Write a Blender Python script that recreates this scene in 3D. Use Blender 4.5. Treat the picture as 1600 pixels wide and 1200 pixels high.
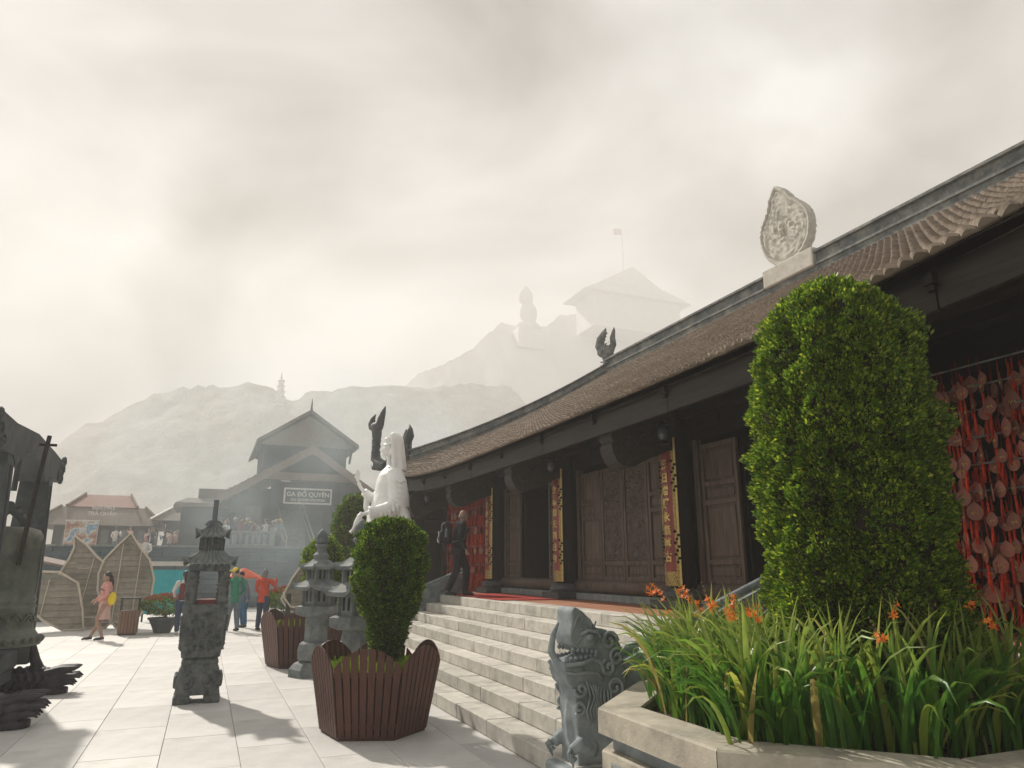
import bpy, math, random
import numpy as np
from math import sin, cos, pi, radians, sqrt, exp
from mathutils import Vector, Matrix, Euler, noise
sc = bpy.context.scene
for o in list(bpy.data.objects): bpy.data.objects.remove(o)
COL = sc.collection
# ------------------------------------------------------------------ camera
PITCH, YAW = radians(14.5), radians(22.7)
cd = bpy.data.cameras.new('camera'); cam = bpy.data.objects.new('camera', cd); COL.objects.link(cam)
cam.location = (0, 0, 1.72); cam.rotation_euler = (pi/2 + PITCH, 0, -YAW)
cd.sensor_width = 36; cd.lens = 36*1110/1600; cd.clip_start = .05; cd.clip_end = 4000
sc.camera = cam
# ------------------------------------------------------------------ world, sun
SUN_DIR = Vector((-.245, .728, .643)).normalized()
elev = math.asin(SUN_DIR.z); azim = math.atan2(SUN_DIR.x, SUN_DIR.y)
w = bpy.data.worlds.new('World'); sc.world = w; w.use_nodes = True
nt = w.node_tree; N = nt.nodes; L = nt.links
bg = N['Background']
sky = N.new('ShaderNodeTexSky'); sky.sky_type = 'NISHITA'; sky.sun_disc = False
sky.sun_elevation = elev; sky.sun_rotation = azim
bg.inputs[1].default_value = .10
L.new(sky.outputs[0], bg.inputs[0])
bg2 = N.new('ShaderNodeBackground'); bg2.inputs[1].default_value = 1.0
tc = N.new('ShaderNodeTexCoord')
mp = N.new('ShaderNodeMapping'); mp.inputs['Scale'].default_value = (1, 1, 1.5); mp.inputs['Rotation'].default_value = (.3, .2, .5)
L.new(tc.outputs['Generated'], mp.inputs[0])
n1 = N.new('ShaderNodeTexNoise'); n1.inputs['Scale'].default_value = 2.3; n1.inputs['Detail'].default_value = 5; n1.inputs['Roughness'].default_value = .45
n1.inputs['Distortion'].default_value = .5
L.new(mp.outputs[0], n1.inputs['Vector'])
cr = N.new('ShaderNodeValToRGB'); e = cr.color_ramp.elements
e[0].position = .34; e[0].color = (.015, .012, .012, 1); e[1].position = .62; e[1].color = (.56, .55, .53, 1)
L.new(n1.outputs['Fac'], cr.inputs[0]); L.new(cr.outputs[0], bg2.inputs[0])
mx = N.new('ShaderNodeMixShader'); mx.inputs[0].default_value = .985
L.new(bg.outputs[0], mx.inputs[1]); L.new(bg2.outputs[0], mx.inputs[2]); L.new(mx.outputs[0], N['World Output'].inputs['Surface'])
sl = bpy.data.lights.new('sun', 'SUN'); sl.energy = 5; sl.angle = radians(1.6); sl.color = (1, .93, .83)
so = bpy.data.objects.new('sun', sl); COL.objects.link(so); so.rotation_euler = SUN_DIR.to_track_quat('Z', 'Y').to_euler()
sc.view_settings.view_transform = 'Standard'; sc.view_settings.look = 'None'; sc.view_settings.exposure = .66; sc.view_settings.gamma = 1
sc.render.engine = 'CYCLES'
sc.cycles.use_denoising = True; sc.cycles.volume_bounces = 2; sc.cycles.max_bounces = 6; sc.cycles.diffuse_bounces = 3
sc.cycles.transparent_max_bounces = 12; sc.cycles.caustics_reflective = False; sc.cycles.caustics_refractive = False
HAZE_DENSITY = .0027

# ------------------------------------------------------------------ helpers
rnd = random.Random(7)
class MB:
    def __init__(s): s.v = []; s.f = []; s.m = []; s.mi = 0
    def add(s, vs, fs):
        o = len(s.v); s.v += [tuple(p) for p in vs]; s.f += [tuple(o+i for i in f) for f in fs]; s.m += [s.mi]*len(fs); return s
    def box(s, x0, x1, y0, y1, z0, z1, M=None):
        vs = [Vector((x, y, z)) for x in (x0, x1) for y in (y0, y1) for z in (z0, z1)]
        if M is not None: vs = [M @ p for p in vs]
        return s.add(vs, [(0,1,3,2),(4,6,7,5),(0,4,5,1),(2,3,7,6),(0,2,6,4),(1,5,7,3)])
    def cbox(s, x0, x1, y0, y1, z0, z1, b=.01, M=None):
        # chamfered box
        vs = []; 
        for sx in (0, 1):
            for sy in (0, 1):
                for sz in (0, 1):
                    x = (x0, x1)[sx]; y = (y0, y1)[sy]; z = (z0, z1)[sz]; dx = b*(1-2*sx); dy = b*(1-2*sy); dz = b*(1-2*sz)
                    vs += [Vector((x, y+dy, z+dz)), Vector((x+dx, y, z+dz)), Vector((x+dx, y+dy, z))]
        if M is not None: vs = [M @ p for p in vs]
        i = lambda sx, sy, sz, k: ((sx*2+sy)*2+sz)*3+k
        f = []
        for a in (0, 1):
            q = [i(a,0,0,0), i(a,0,1,0), i(a,1,1,0), i(a,1,0,0)]; f.append(q if a == 0 else q[::-1])
            q = [i(0,a,0,1), i(1,a,0,1), i(1,a,1,1), i(0,a,1,1)]; f.append(q if a == 0 else q[::-1])
            q = [i(0,0,a,2), i(0,1,a,2), i(1,1,a,2), i(1,0,a,2)]; f.append(q if a == 0 else q[::-1])
        for a in (0, 1):
            for c in (0, 1):
                q = [i(a,c,0,0), i(a,c,0,1), i(a,c,1,1), i(a,c,1,0)]; f.append(q if (a+c) % 2 else q[::-1])
                q = [i(a,0,c,0), i(a,0,c,2), i(a,1,c,2), i(a,1,c,0)]; f.append(q if (a+c+1) % 2 else q[::-1])
                q = [i(0,a,c,1), i(0,a,c,2), i(1,a,c,2), i(1,a,c,1)]; f.append(q if (a+c) % 2 else q[::-1])
        for a in (0, 1):
            for c in (0, 1):
                for d in (0, 1):
                    q = [i(a,c,d,0), i(a,c,d,1), i(a,c,d,2)]; f.append(q if (a+c+d) % 2 == 0 else q[::-1])
        return s.add(vs, f)
    def tube(s, pts, rad, n=8, cap=True, flat=1.0):
        pts = [Vector(p) for p in pts]
        if not hasattr(rad, '__len__'): rad = [rad]*len(pts)
        rings = []; prev = None
        for i, p in enumerate(pts):
            t = (pts[min(i+1, len(pts)-1)] - pts[max(i-1, 0)]).normalized()
            if prev is None: a = t.orthogonal().normalized() if abs(t.z) > .9 else t.cross(Vector((0,0,1))).normalized()
            else: a = (prev - t*prev.dot(t)).normalized()
            prev = a; b = t.cross(a)
            rings.append([p + (a*cos(2*pi*k/n) + b*sin(2*pi*k/n)*flat)*rad[i] for k in range(n)])
        vs = [q for r in rings for q in r]; f = []
        for i in range(len(pts)-1):
            for k in range(n): f.append((i*n+k, i*n+(k+1)%n, (i+1)*n+(k+1)%n, (i+1)*n+k))
        if cap: f.append(tuple(range(n))[::-1]); f.append(tuple((len(pts)-1)*n+k for k in range(n)))
        return s.add(vs, f)
    def lathe(s, prof, n=24, c=(0,0,0), cap=True, rot=0, sx=1, sy=1):
        vs = [(c[0]+r*cos(2*pi*k/n+rot)*sx, c[1]+r*sin(2*pi*k/n+rot)*sy, c[2]+z) for r, z in prof for k in range(n)]; f = []
        for i in range(len(prof)-1):
            for k in range(n): f.append((i*n+k, i*n+(k+1)%n, (i+1)*n+(k+1)%n, (i+1)*n+k))
        if cap: f.append(tuple(range(n))[::-1]); f.append(tuple((len(prof)-1)*n+k for k in range(n)))
        return s.add(vs, f)
    def ell(s, c, r, n=12, m=8, R=None):
        vs = []; 
        for i in range(1, m):
            for k in range(n):
                p = Vector((r[0]*sin(pi*i/m)*cos(2*pi*k/n), r[1]*sin(pi*i/m)*sin(2*pi*k/n), -r[2]*cos(pi*i/m)))
                if R is not None: p = R @ p
                vs.append(Vector(c)+p)
        lo = Vector((0,0,-r[2])); hi = Vector((0,0,r[2]))
        if R is not None: lo = R @ lo; hi = R @ hi
        vs += [Vector(c)+lo, Vector(c)+hi]; a = len(vs)-2; f = []
        for i in range(m-2):
            for k in range(n): f.append((i*n+k, i*n+(k+1)%n, (i+1)*n+(k+1)%n, (i+1)*n+k))
        for k in range(n): f.append((a, (k+1)%n, k)); f.append((a+1, (m-2)*n+k, (m-2)*n+(k+1)%n))
        return s.add(vs, f)
    def prism(s, poly, fn, d):
        # poly 2d list, fn(u,v,w)->3d, thickness from w=0 to d
        n = len(poly); vs = [fn(u, v, 0) for u, v in poly] + [fn(u, v, d) for u, v in poly]
        f = [tuple(range(n)), tuple(range(2*n-1, n-1, -1))] + [(i, i+n, (i+1)%n+n, (i+1)%n) for i in range(n)]
        return s.add(vs, f)
    def grid(s, nx, ny, fn, closed=False):
        vs = [fn(i, j) for j in range(ny) for i in range(nx)]; f = []
        for j in range(ny-1):
            for i in range(nx-1 if not closed else nx):
                f.append((j*nx+i, j*nx+(i+1)%nx, (j+1)*nx+(i+1)%nx, (j+1)*nx+i))
        return s.add(vs, f)
    def mesh(s, name, mats, smooth=False):
        me = bpy.data.meshes.new(name); me.from_pydata(s.v, [], s.f)
        if not isinstance(mats, (list, tuple)): mats = [mats]
        for m in mats: me.materials.append(m)
        if len(mats) > 1: me.polygons.foreach_set('material_index', s.m)
        if smooth: me.polygons.foreach_set('use_smooth', [True]*len(me.polygons))
        me.update(); return me
    def build(s, name, mats, parent=None, smooth=False, loc=None, fix=False):
        me = s.mesh(name, mats, smooth)
        if fix:
            import bmesh
            bm = bmesh.new(); bm.from_mesh(me); bmesh.ops.recalc_face_normals(bm, faces=bm.faces); bm.to_mesh(me); bm.free()
        return link(name, me, parent, loc)
def link(name, me, parent=None, loc=None, rot=None):
    o = bpy.data.objects.new(name, me); COL.objects.link(o)
    if parent is not None: o.parent = parent
    if loc is not None: o.location = loc
    if rot is not None: o.rotation_euler = rot
    return o
def tag(o, label=None, cat=None, group=None, kind=None):
    if label: o['label'] = label
    if cat: o['category'] = cat
    if group: o['group'] = group
    if kind: o['kind'] = kind
    return o
def thing(name, loc, label, cat, group=None, rz=0):
    o = bpy.data.objects.new(name, None); COL.objects.link(o); o.location = loc; o.rotation_euler = (0, 0, rz)
    o.empty_display_size = .1
    return tag(o, label, cat, group)
def dup(o, parent=None, loc=None, rz=None, label=None, group=None):
    c = o.copy(); COL.objects.link(c)
    if parent is not None: c.parent = parent
    if loc is not None: c.location = loc
    if rz is not None: c.rotation_euler = (0, 0, rz)
    if label: c['label'] = label
    if group: c['group'] = group
    for ch in list(o.children): dup(ch, c)
    return c
def evalmesh(o, name):
    dg = bpy.context.evaluated_depsgraph_get(); dg.update()
    me = bpy.data.meshes.new_from_object(o.evaluated_get(dg)); me.name = name; return me
def fused(mb, name, mat, voxel=.02, smooth=4, parent=None, loc=None, keep=None, sm=True, disp=None):
    """union of overlapping shapes into one continuous skin"""
    o = mb.build('tmp', mat)
    m = o.modifiers.new('r', 'REMESH'); m.mode = 'VOXEL'; m.voxel_size = voxel; m.use_smooth_shade = sm
    if smooth:
        q = o.modifiers.new('s', 'SMOOTH'); q.iterations = smooth; q.factor = .5
    if disp:
        t = bpy.data.textures.new('t', disp[0]); t.noise_scale = disp[1]
        if disp[0] == 'CLOUDS': t.noise_depth = 3
        d = o.modifiers.new('d', 'DISPLACE'); d.texture = t; d.strength = disp[2]; d.texture_coords = 'LOCAL'
    me = evalmesh(o, name); old = o.data
    bpy.data.objects.remove(o); bpy.data.meshes.remove(old)
    if len(me.materials) == 0: me.materials.append(mat)
    me.polygons.foreach_set('use_smooth', [sm]*len(me.polygons))
    return link(name, me, parent, loc)

# ------------------------------------------------------------------ materials
MATS = {}
def mat(name, c1, c2=None, scale=6, rough=.8, bump=.0, bscale=None, metal=0, detail=6, spec=.3, vary=0, coords='Object', stretch=None, c3=None, s3=.7, trans=0, wave=None, bdist=.02, ramp=(.35, .65)):
    m = bpy.data.materials.new(name); m.use_nodes = True; nt = m.node_tree; N = nt.nodes; L = nt.links
    p = N['Principled BSDF']; p.inputs['Roughness'].default_value = rough; p.inputs['Metallic'].default_value = metal
    p.inputs['Specular IOR Level'].default_value = spec
    if c2 is None: c2 = tuple(x*.75 for x in c1)
    tc = N.new('ShaderNodeTexCoord'); vec = tc.outputs[coords]
    if stretch:
        mp = N.new('ShaderNodeMapping'); mp.inputs['Scale'].default_value = stretch; L.new(vec, mp.inputs[0]); vec = mp.outputs[0]
    n = N.new('ShaderNodeTexNoise'); n.inputs['Scale'].default_value = scale; n.inputs['Detail'].default_value = detail; n.inputs['Roughness'].default_value = .6
    L.new(vec, n.inputs['Vector'])
    r = N.new('ShaderNodeValToRGB'); r.color_ramp.elements[0].position = ramp[0]; r.color_ramp.elements[1].position = ramp[1]
    r.color_ramp.elements[0].color = (*c1, 1); r.color_ramp.elements[1].color = (*c2, 1)
    L.new(n.outputs['Fac'], r.inputs[0]); col = r.outputs[0]
    if c3 is not None:
        n3 = N.new('ShaderNodeTexNoise'); n3.inputs['Scale'].default_value = s3; n3.inputs['Detail'].default_value = 7; n3.inputs['Roughness'].default_value = .7
        L.new(tc.outputs[coords], n3.inputs['Vector'])
        r3 = N.new('ShaderNodeValToRGB'); r3.color_ramp.elements[0].position = .48; r3.color_ramp.elements[1].position = .68
        L.new(n3.outputs['Fac'], r3.inputs[0])
        mi = N.new('ShaderNodeMix'); mi.data_type = 'RGBA'; L.new(r3.outputs[0], mi.inputs[0]); L.new(col, mi.inputs[6]); mi.inputs[7].default_value = (*c3, 1); col = mi.outputs[2]
    if vary:
        oi = N.new('ShaderNodeObjectInfo'); h = N.new('ShaderNodeHueSaturation'); ma = N.new('ShaderNodeMapRange')
        ma.inputs['To Min'].default_value = 1-vary; ma.inputs['To Max'].default_value = 1+vary
        L.new(oi.outputs['Random'], ma.inputs[0]); L.new(ma.outputs[0], h.inputs['Value']); L.new(col, h.inputs['Color']); col = h.outputs[0]
    L.new(col, p.inputs['Base Color'])
    if bump:
        b = N.new('ShaderNodeBump'); b.inputs['Strength'].default_value = bump; b.inputs['Distance'].default_value = bdist
        if wave:
            wv = N.new('ShaderNodeTexWave'); wv.inputs['Scale'].default_value = wave[0]; wv.inputs['Distortion'].default_value = wave[1]; wv.inputs['Detail'].default_value = 3
            wv.inputs['Detail Scale'].default_value = wave[2]
            L.new(vec, wv.inputs[0]); L.new(wv.outputs['Fac'], b.inputs['Height'])
        else:
            nb = N.new('ShaderNodeTexNoise'); nb.inputs['Scale'].default_value = bscale or scale*4; nb.inputs['Detail'].default_value = 8; nb.inputs['Roughness'].default_value = .65
            L.new(vec, nb.inputs['Vector']); L.new(nb.outputs['Fac'], b.inputs['Height'])
        L.new(b.outputs[0], p.inputs['Normal'])
    if trans:
        t = N.new('ShaderNodeBsdfTranslucent'); L.new(col, t.inputs[0]); ms = N.new('ShaderNodeMixShader'); ms.inputs[0].default_value = trans
        L.new(p.outputs[0], ms.inputs[1]); L.new(t.outputs[0], ms.inputs[2]); L.new(ms.outputs[0], N['Material Output'].inputs['Surface'])
    MATS[name] = m; return m
M = MATS
mat('paving', (.60, .59, .565), (.50, .49, .47), 1.6, .6, .15, 30, vary=.10, c3=(.42, .405, .375), s3=1.1, coords='Object', spec=.4)
mat('paving_far', (.44, .43, .40), (.39, .38, .35), 1.2, .7)
mat('mortar', (.27, .26, .24), None, 8, .9)
mat('step_stone', (.60, .57, .51), (.49, .47, .42), 7, .8, .2, 45, vary=.11, c3=(.33, .32, .29), s3=3.2)
mat('porch_tile', (.42, .19, .11), (.32, .14, .085), 5, .7, .1, 30, vary=.12)
mat('grey_stone', (.22, .245, .245), (.11, .13, .135), 7, .75, .5, 26, c3=(.24, .25, .23), s3=5, bdist=.015)
mat('blue_stone', (.30, .335, .345), (.15, .18, .19), 5, .7, .45, 24, c3=(.20, .22, .22), s3=4, bdist=.012)
mat('dark_stone', (.085, .098, .10), (.035, .042, .048), 8, .6, .6, 22, c3=(.10, .11, .11), s3=4, bdist=.02)
mat('censer_stone', (.15, .165, .165), (.05, .06, .063), 12, .65, .8, 26, c3=(.19, .20, .19), s3=5, bdist=.03)
mat('claw_stone', (.055, .05, .058), (.022, .02, .026), 9, .5, .6, 30, bdist=.015)
mat('bronze', (.13, .145, .12), (.08, .095, .082), 3, .5, .15, 30, metal=.15, c3=(.19, .20, .16), s3=2.5)
mat('planter_stone', (.48, .44, .36), (.34, .31, .25), 5, .85, .3, 40, c3=(.22, .21, .18), s3=2.2, vary=.05)
mat('ridge_stone', (.17, .18, .175), (.08, .092, .095), 6, .85, .35, 20, c3=(.30, .30, .27), s3=2.5)
mat('medallion', (.58, .55, .49), (.44, .42, .375), 9, .9, .3, 40)
mat('marble', (.86, .86, .84), (.76, .77, .76), 3, .45, .05, 20, spec=.5)
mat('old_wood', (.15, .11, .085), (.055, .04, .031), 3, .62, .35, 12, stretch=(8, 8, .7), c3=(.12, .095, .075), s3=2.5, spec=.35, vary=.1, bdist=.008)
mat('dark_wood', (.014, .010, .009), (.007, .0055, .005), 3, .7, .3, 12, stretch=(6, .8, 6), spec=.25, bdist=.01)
mat('beam_wood', (.040, .032, .027), (.022, .018, .015), 3, .7, .3, 14, stretch=(6, .6, 6), spec=.3, bdist=.01, vary=.12)
mat('carved_wood', (.11, .08, .062), (.045, .033, .027), 10, .5, .3, 40, spec=.4)
mat('planter_wood', (.10, .032, .020), (.06, .020, .014), 4, .5, .3, 30, stretch=(10, 10, .8), vary=.16, spec=.35, bdist=.004)
mat('roof_tile', (.35, .29, .235), (.21, .172, .14), 7, .85, .3, 50, c3=(.40, .34, .28), s3=1.6, vary=.2)
mat('gold', (.50, .38, .13), (.20, .13, .04), 45, .4, .6, 120, metal=.55, bdist=.006)
mat('gold_plain', (.72, .56, .22), (.6, .42, .14), 20, .35, metal=.4)
mat('red_lacquer', (.26, .035, .025), (.19, .022, .018), 4, .35, spec=.5)
mat('red_carpet', (.42, .04, .025), (.30, .025, .02), 20, .95, .2, 90)
mat('tag_wood', (.36, .15, .105), (.25, .095, .07), 14, .6, .2, 60, vary=.3)
mat('tassel', (.66, .065, .018), (.40, .03, .014), 30, .85, .3, 90, vary=.3)
mat('cord', (.30, .035, .02), (.18, .02, .015), 30, .9)
mat('soil', (.055, .04, .028), (.025, .02, .014), 20, .95, .8, 40)
mat('moss', (.34, .50, .03), (.17, .29, .02), 22, .9, .8, 90, trans=.25)
mat('skin', (.36, .225, .165), (.30, .18, .13), 8, .55)
mat('hair', (.018, .014, .012), (.01, .008, .007), 20, .5)
mat('bark', (.06, .045, .032), (.03, .022, .016), 20, .9, .6, 40)
mat('black_metal', (.02, .02, .022), None, 10, .4, metal=.6)
mat('glass', (.10, .12, .13), None, 4, .1, spec=.8)
def cloth(name, c, r=.85): return mat(name, c, tuple(x*.8 for x in c), 14, r, .25, 30)
def leafmat(name, c1, c2, c3, trans=.35, rough=.5, spec=.35, uvtip=False):
    """colour varies from leaf to leaf (random per island)"""
    m = bpy.data.materials.new(name); m.use_nodes = True; nt = m.node_tree; N = nt.nodes; L = nt.links
    p = N['Principled BSDF']; p.inputs['Roughness'].default_value = rough; p.inputs['Specular IOR Level'].default_value = spec
    g = N.new('ShaderNodeNewGeometry'); r = N.new('ShaderNodeValToRGB')
    r.color_ramp.elements[0].position = 0; r.color_ramp.elements[0].color = (*c1, 1)
    r.color_ramp.elements[1].position = 1; r.color_ramp.elements[1].color = (*c3, 1)
    q = r.color_ramp.elements.new(.7); q.color = (*c2, 1)
    L.new(g.outputs['Random Per Island'], r.inputs[0]); L.new(r.outputs[0], p.inputs['Base Color'])
    t = N.new('ShaderNodeBsdfTranslucent'); L.new(r.outputs[0], t.inputs[0]); ms = N.new('ShaderNodeMixShader'); ms.inputs[0].default_value = trans
    L.new(p.outputs[0], ms.inputs[1]); L.new(t.outputs[0], ms.inputs[2]); L.new(ms.outputs[0], N['Material Output'].inputs['Surface'])
    MATS[name] = m; return m
leafmat('conifer_leaf', (.045, .10, .012), (.17, .29, .02), (.50, .56, .05), .5, .42, .5)
leafmat('conifer_dark', (.03, .08, .012), (.10, .19, .02), (.36, .44, .04), .48, .5)
leafmat('blade_leaf', (.045, .15, .02), (.12, .27, .028), (.40, .46, .07), .5, .35, .5)
leafmat('far_leaf', (.16, .18, .13), (.2, .22, .16), (.25, .26, .2), .2, .6)
leafmat('petal_orange', (.75, .20, .02), (.85, .30, .04), (.85, .12, .03), .35, .5)
leafmat('petal_red', (.25, .03, .03), (.40, .05, .04), (.20, .05, .06), .3, .6)

# blades: yellow toward their tips, which stand higher
m_ = M['blade_leaf']; nt_b = m_.node_tree; Nb = nt_b.nodes; Lb = nt_b.links
tb = Nb.new('ShaderNodeTexCoord'); sp = Nb.new('ShaderNodeSeparateXYZ'); Lb.new(tb.outputs['Object'], sp.inputs[0])
nb_ = Nb.new('ShaderNodeTexNoise'); nb_.inputs['Scale'].default_value = 7; Lb.new(tb.outputs['Object'], nb_.inputs['Vector'])
ad = Nb.new('ShaderNodeMath'); ad.operation = 'MULTIPLY_ADD'; ad.inputs[1].default_value = .7; Lb.new(nb_.outputs['Fac'], ad.inputs[0]); Lb.new(sp.outputs['Z'], ad.inputs[2])
mr = Nb.new('ShaderNodeMapRange'); mr.inputs['From Min'].default_value = .78; mr.inputs['From Max'].default_value = 1.12; mr.inputs['To Max'].default_value = .75; Lb.new(ad.outputs[0], mr.inputs[0])
mxb = Nb.new('ShaderNodeMix'); mxb.data_type = 'RGBA'; rampb = [n for n in Nb if n.type == 'VALTORGB'][0]
Lb.new(mr.outputs[0], mxb.inputs[0]); Lb.new(rampb.outputs[0], mxb.inputs[6]); mxb.inputs[7].default_value = (.42, .46, .10, 1)
for n in list(Nb):
    if n.type == 'BSDF_PRINCIPLED': Lb.new(mxb.outputs[2], n.inputs['Base Color'])
    if n.type == 'BSDF_TRANSLUCENT': Lb.new(mxb.outputs[2], n.inputs[0])

q_ = rampb.color_ramp.elements.new(.955); q_.color = (.42, .44, .07, 1)      # a few dead leaves
rampb.color_ramp.elements[-1].color = (.34, .24, .10, 1); rampb.color_ramp.elements[-1].position = .975
# ================================================================== ground, stairs, platform
R_, T_, X0_ = .165, .31, 2.9
PZ = 7*R_                        # porch floor height 1.155
g = MB(); g.add([(-400,-60,-.03),(600,-60,-.03),(600,60,-.03),(-400,60,-.03)], [(0,1,2,3)])
ground = g.build('ground', M['paving_far']); tag(ground, kind='structure')
gg = MB(); gg.add([(-9,-2,-.012),(3.3,-2,-.012),(3.3,30,-.012),(-9,30,-.012)], [(0,1,2,3)])
bed = gg.build('paving_bed', M['mortar'], ground)
# slabs near enough to be told apart
slabs = {}
rr = random.Random(3)
def slab_mesh(w, l):
    k = (round(w, 3), round(l, 3))
    if k not in slabs:
        m = MB(); m.cbox(0, w, 0, l, -.011, 0, .003); slabs[k] = m.mesh('paving_slab', M['paving'])
    return slabs[k]
SW, SLn, JT = .69, 1.38, .0045
for i in range(-6, 7):
    x = .47 + (i-1)*SW - .69
    if x > 3.0: continue
    for j in range(-1, 15):
        y = 3.0 + j*SLn + (.69 if i % 2 else 0) - .4
        if y > 21.5: continue
        o = link('paving_slab', slab_mesh(SW-JT, SLn-JT), ground, (x, y, rr.uniform(-.0006, .0006)))
# beyond: joined smaller slabs
m = MB()
for i in range(-22, 14):
    for j in range(0, 9):
        x = .47 + (i-1)*SW - .69; y = 3.0 + (j+14)*SLn + (.69 if i % 2 else 0) - .4
        if x > 8: continue
        m.box(x, x+SW-.01, y, y+SLn-.01, -.02, rr.uniform(-.001, .001))
for i in range(-22, -6):
    for j in range(-1, 14):
        x = .47 + (i-1)*SW - .69; y = 3.0 + j*SLn + (.69 if i % 2 else 0) - .4
        m.box(x, x+SW-.01, y, y+SLn-.01, -.02, rr.uniform(-.001, .001))
o = m.build('paving_slabs', M['paving'], ground); tag(o, kind='stuff')

# staircase of stone blocks
st = thing('staircase', (X0_, 10.7, 0), 'wide flight of pale stone steps climbing to the temple porch', 'staircase')
core = MB()
for k in range(7): core.box(k*T_+.06 , 7*T_+.3, -5.05, 5.05, -.01 + k*R_*1.0, (k+1)*R_-.02)
core.build('core', M['mortar'], st)
rs = random.Random(11)
for k in range(7):
    y = -5.1 + rs.uniform(0, .5); y0 = -5.1
    while y0 < 5.1:
        ln = rs.uniform(.75, 1.25); y1 = min(5.1, y0+ln)
        if 5.1-y1 < .3: y1 = 5.1
        b = MB(); x0 = k*T_+rs.uniform(-.002, .002); x1 = x0+T_+.05
        b.cbox(x0-.0, x1, y0+.003, y1-.003, k*R_+.002, (k+1)*R_+rs.uniform(-.001, .001), .009)
        b.build('stone_block', M['step_stone'], st)
        y0 = y1
# platform
XE = X0_+6*T_+.1
pf = MB(); pf.box(XE, 15, 15.8, 22.4, -.02, PZ-.012); pf.box(XE+.25, 15, -2.2, 15.8, -.02, PZ-.012); pf.box(XE, 15, -2.2, 5.6, -.02, PZ-.012)
plat = pf.build('platform', M['grey_stone']); tag(plat, kind='structure')
tl = {}
cnt = 0
for i in range(0, 7):
    for j in range(0, 58):
        x = XE+.30+i*.3; y = 3.6+j*.3
        if x > 6.2 or y > 20.6: continue
        if 'a' not in tl:
            q = MB(); q.cbox(.003, .297, .003, .297, -.011, 0, .003); tl['a'] = q.mesh('floor_tile', M['porch_tile'])
        link('floor_tile', tl['a'], plat, (x, y, PZ+rr.uniform(-.0005, .0005)))
e_ = MB(); e_.cbox(XE, XE+.29, 15.8, 22.4, PZ-.011, PZ+.004, .003); e_.cbox(XE, XE+.29, -2.2, 5.6, PZ-.011, PZ+.004, .003)
e_.build('edge_stone', M['step_stone'], plat)
e2 = MB(); e2.box(6.21, 6.8, -2, 21, PZ-.011, PZ-.001); e2.build('inner_floor', M['porch_tile'], plat)
c = MB(); c.cbox(XE+.02, 6.05, 12.1, 15.3, PZ+.006, PZ+.016, .003)
tag(c.build('red_carpet', M['red_carpet']), 'long red carpet laid on the porch tiles before the open doors', 'carpet')
# ================================================================== temple hall
hall = thing('temple_hall', (8.0, 10.65, 0), 'long dark timber temple hall with a curved brown tiled roof above stone steps', 'temple')
def H(x, y, z=0): return Vector((x-8.0, y-10.65, z))          # world -> hall local
def hb(mb, name, m, parent=hall, **k):
    mb.v = [(x-8.0, y-10.65, z) for x, y, z in mb.v]; return mb.build(name, m, parent, **k)
CY = [1.35, 5.05, 8.8, 12.5, 16.2, 19.9]; CX = 6.35; WX = 6.52
# roof surface
YC, HALF = 10.65, 10.9
EX, EZ, RX, RZ = 4.95, 3.94, 10.7, 7.42
def roof_pt(a, t):
    """a 0 eave..1 ridge, t -1..1 along"""
    yh = HALF + (7.35-HALF)*a**.85
    up = (1-a)**2*(.62*abs(t)**5 + .08*abs(t)**2)
    out = (1-a)**2*.28*abs(t)**6
    z = EZ + (RZ-EZ)*(a - .10*a*(1-a)) + up
    return Vector((EX - out + (RX-EX)*a, YC + t*(yh), z))
def roof_frame(a, t):
    p = roof_pt(a, t); da = (roof_pt(min(a+.01, 1), t)-roof_pt(max(a-.01, 0), t)).normalized(); dt = (roof_pt(a, t+.005)-roof_pt(a, t-.005)).normalized()
    n = dt.cross(da).normalized(); n = n if n.z > 0 else -n
    return p, da, dt, n
roof = MB()
roof.grid(60, 24, lambda i, j: roof_pt(j/23, -1+2*i/59) - Vector((0, 0, .03)))
mir = lambda p: Vector((2*RX-p.x, p.y, p.z))
roof.grid(60, 24, lambda i, j: mir(roof_pt(j/23, 1-2*i/59)) - Vector((0, 0, .03)))
for sgn in (1, -1):                       # end slopes
    roof.grid(16, 12, lambda i, j: (lambda A, B: A.lerp(B, i/15))(roof_pt(j/11, sgn)-Vector((0,0,.03)), mir(roof_pt(j/11, sgn))-Vector((0,0,.03))))
rf = hb(roof, 'roof', M['roof_tile'])
# under side boards (soffit)
sf = MB(); sf.grid(40, 8, lambda i, j: roof_pt(j/7*.36, -1+2*i/39) - Vector((-.05, 0, .10)))
hb(sf, 'soffit', M['dark_wood'])
# tiles
tile = MB()
tw, tl_ = .065, .16
prof = [(-tw, -.02), (-tw, .09), (-tw*.72, .13), (-tw*.3, .155), (0, .165), (tw*.3, .155), (tw*.72, .13), (tw, .09), (tw, -.02)]
def tz(u, v): return .004 + .030*max(0, v/.165) + .022*max(0, (v-.10)/.065)**1.5 - .010*(u/tw)**2
top = [(u, -v, tz(u, v)+.014) for u, v in prof]; bot = [(u, -v, tz(u, v)-.012) for u, v in prof]
n_ = len(prof)
tile.add([Vector(p) for p in top+bot] + [Vector((0, -.08, tz(0, .08)+.02))], [(i, (i+1), 2*n_) for i in range(n_-1)] + [(n_-1, 0, 2*n_)] + [(i, i+n_, i+1+n_, i+1) for i in range(n_-1)] + [tuple(range(n_, 2*n_))])
tile_me = tile.mesh('roof_tile', M['roof_tile'])
rows, cols = 64, 164
cells = []
rt = random.Random(5)
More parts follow.
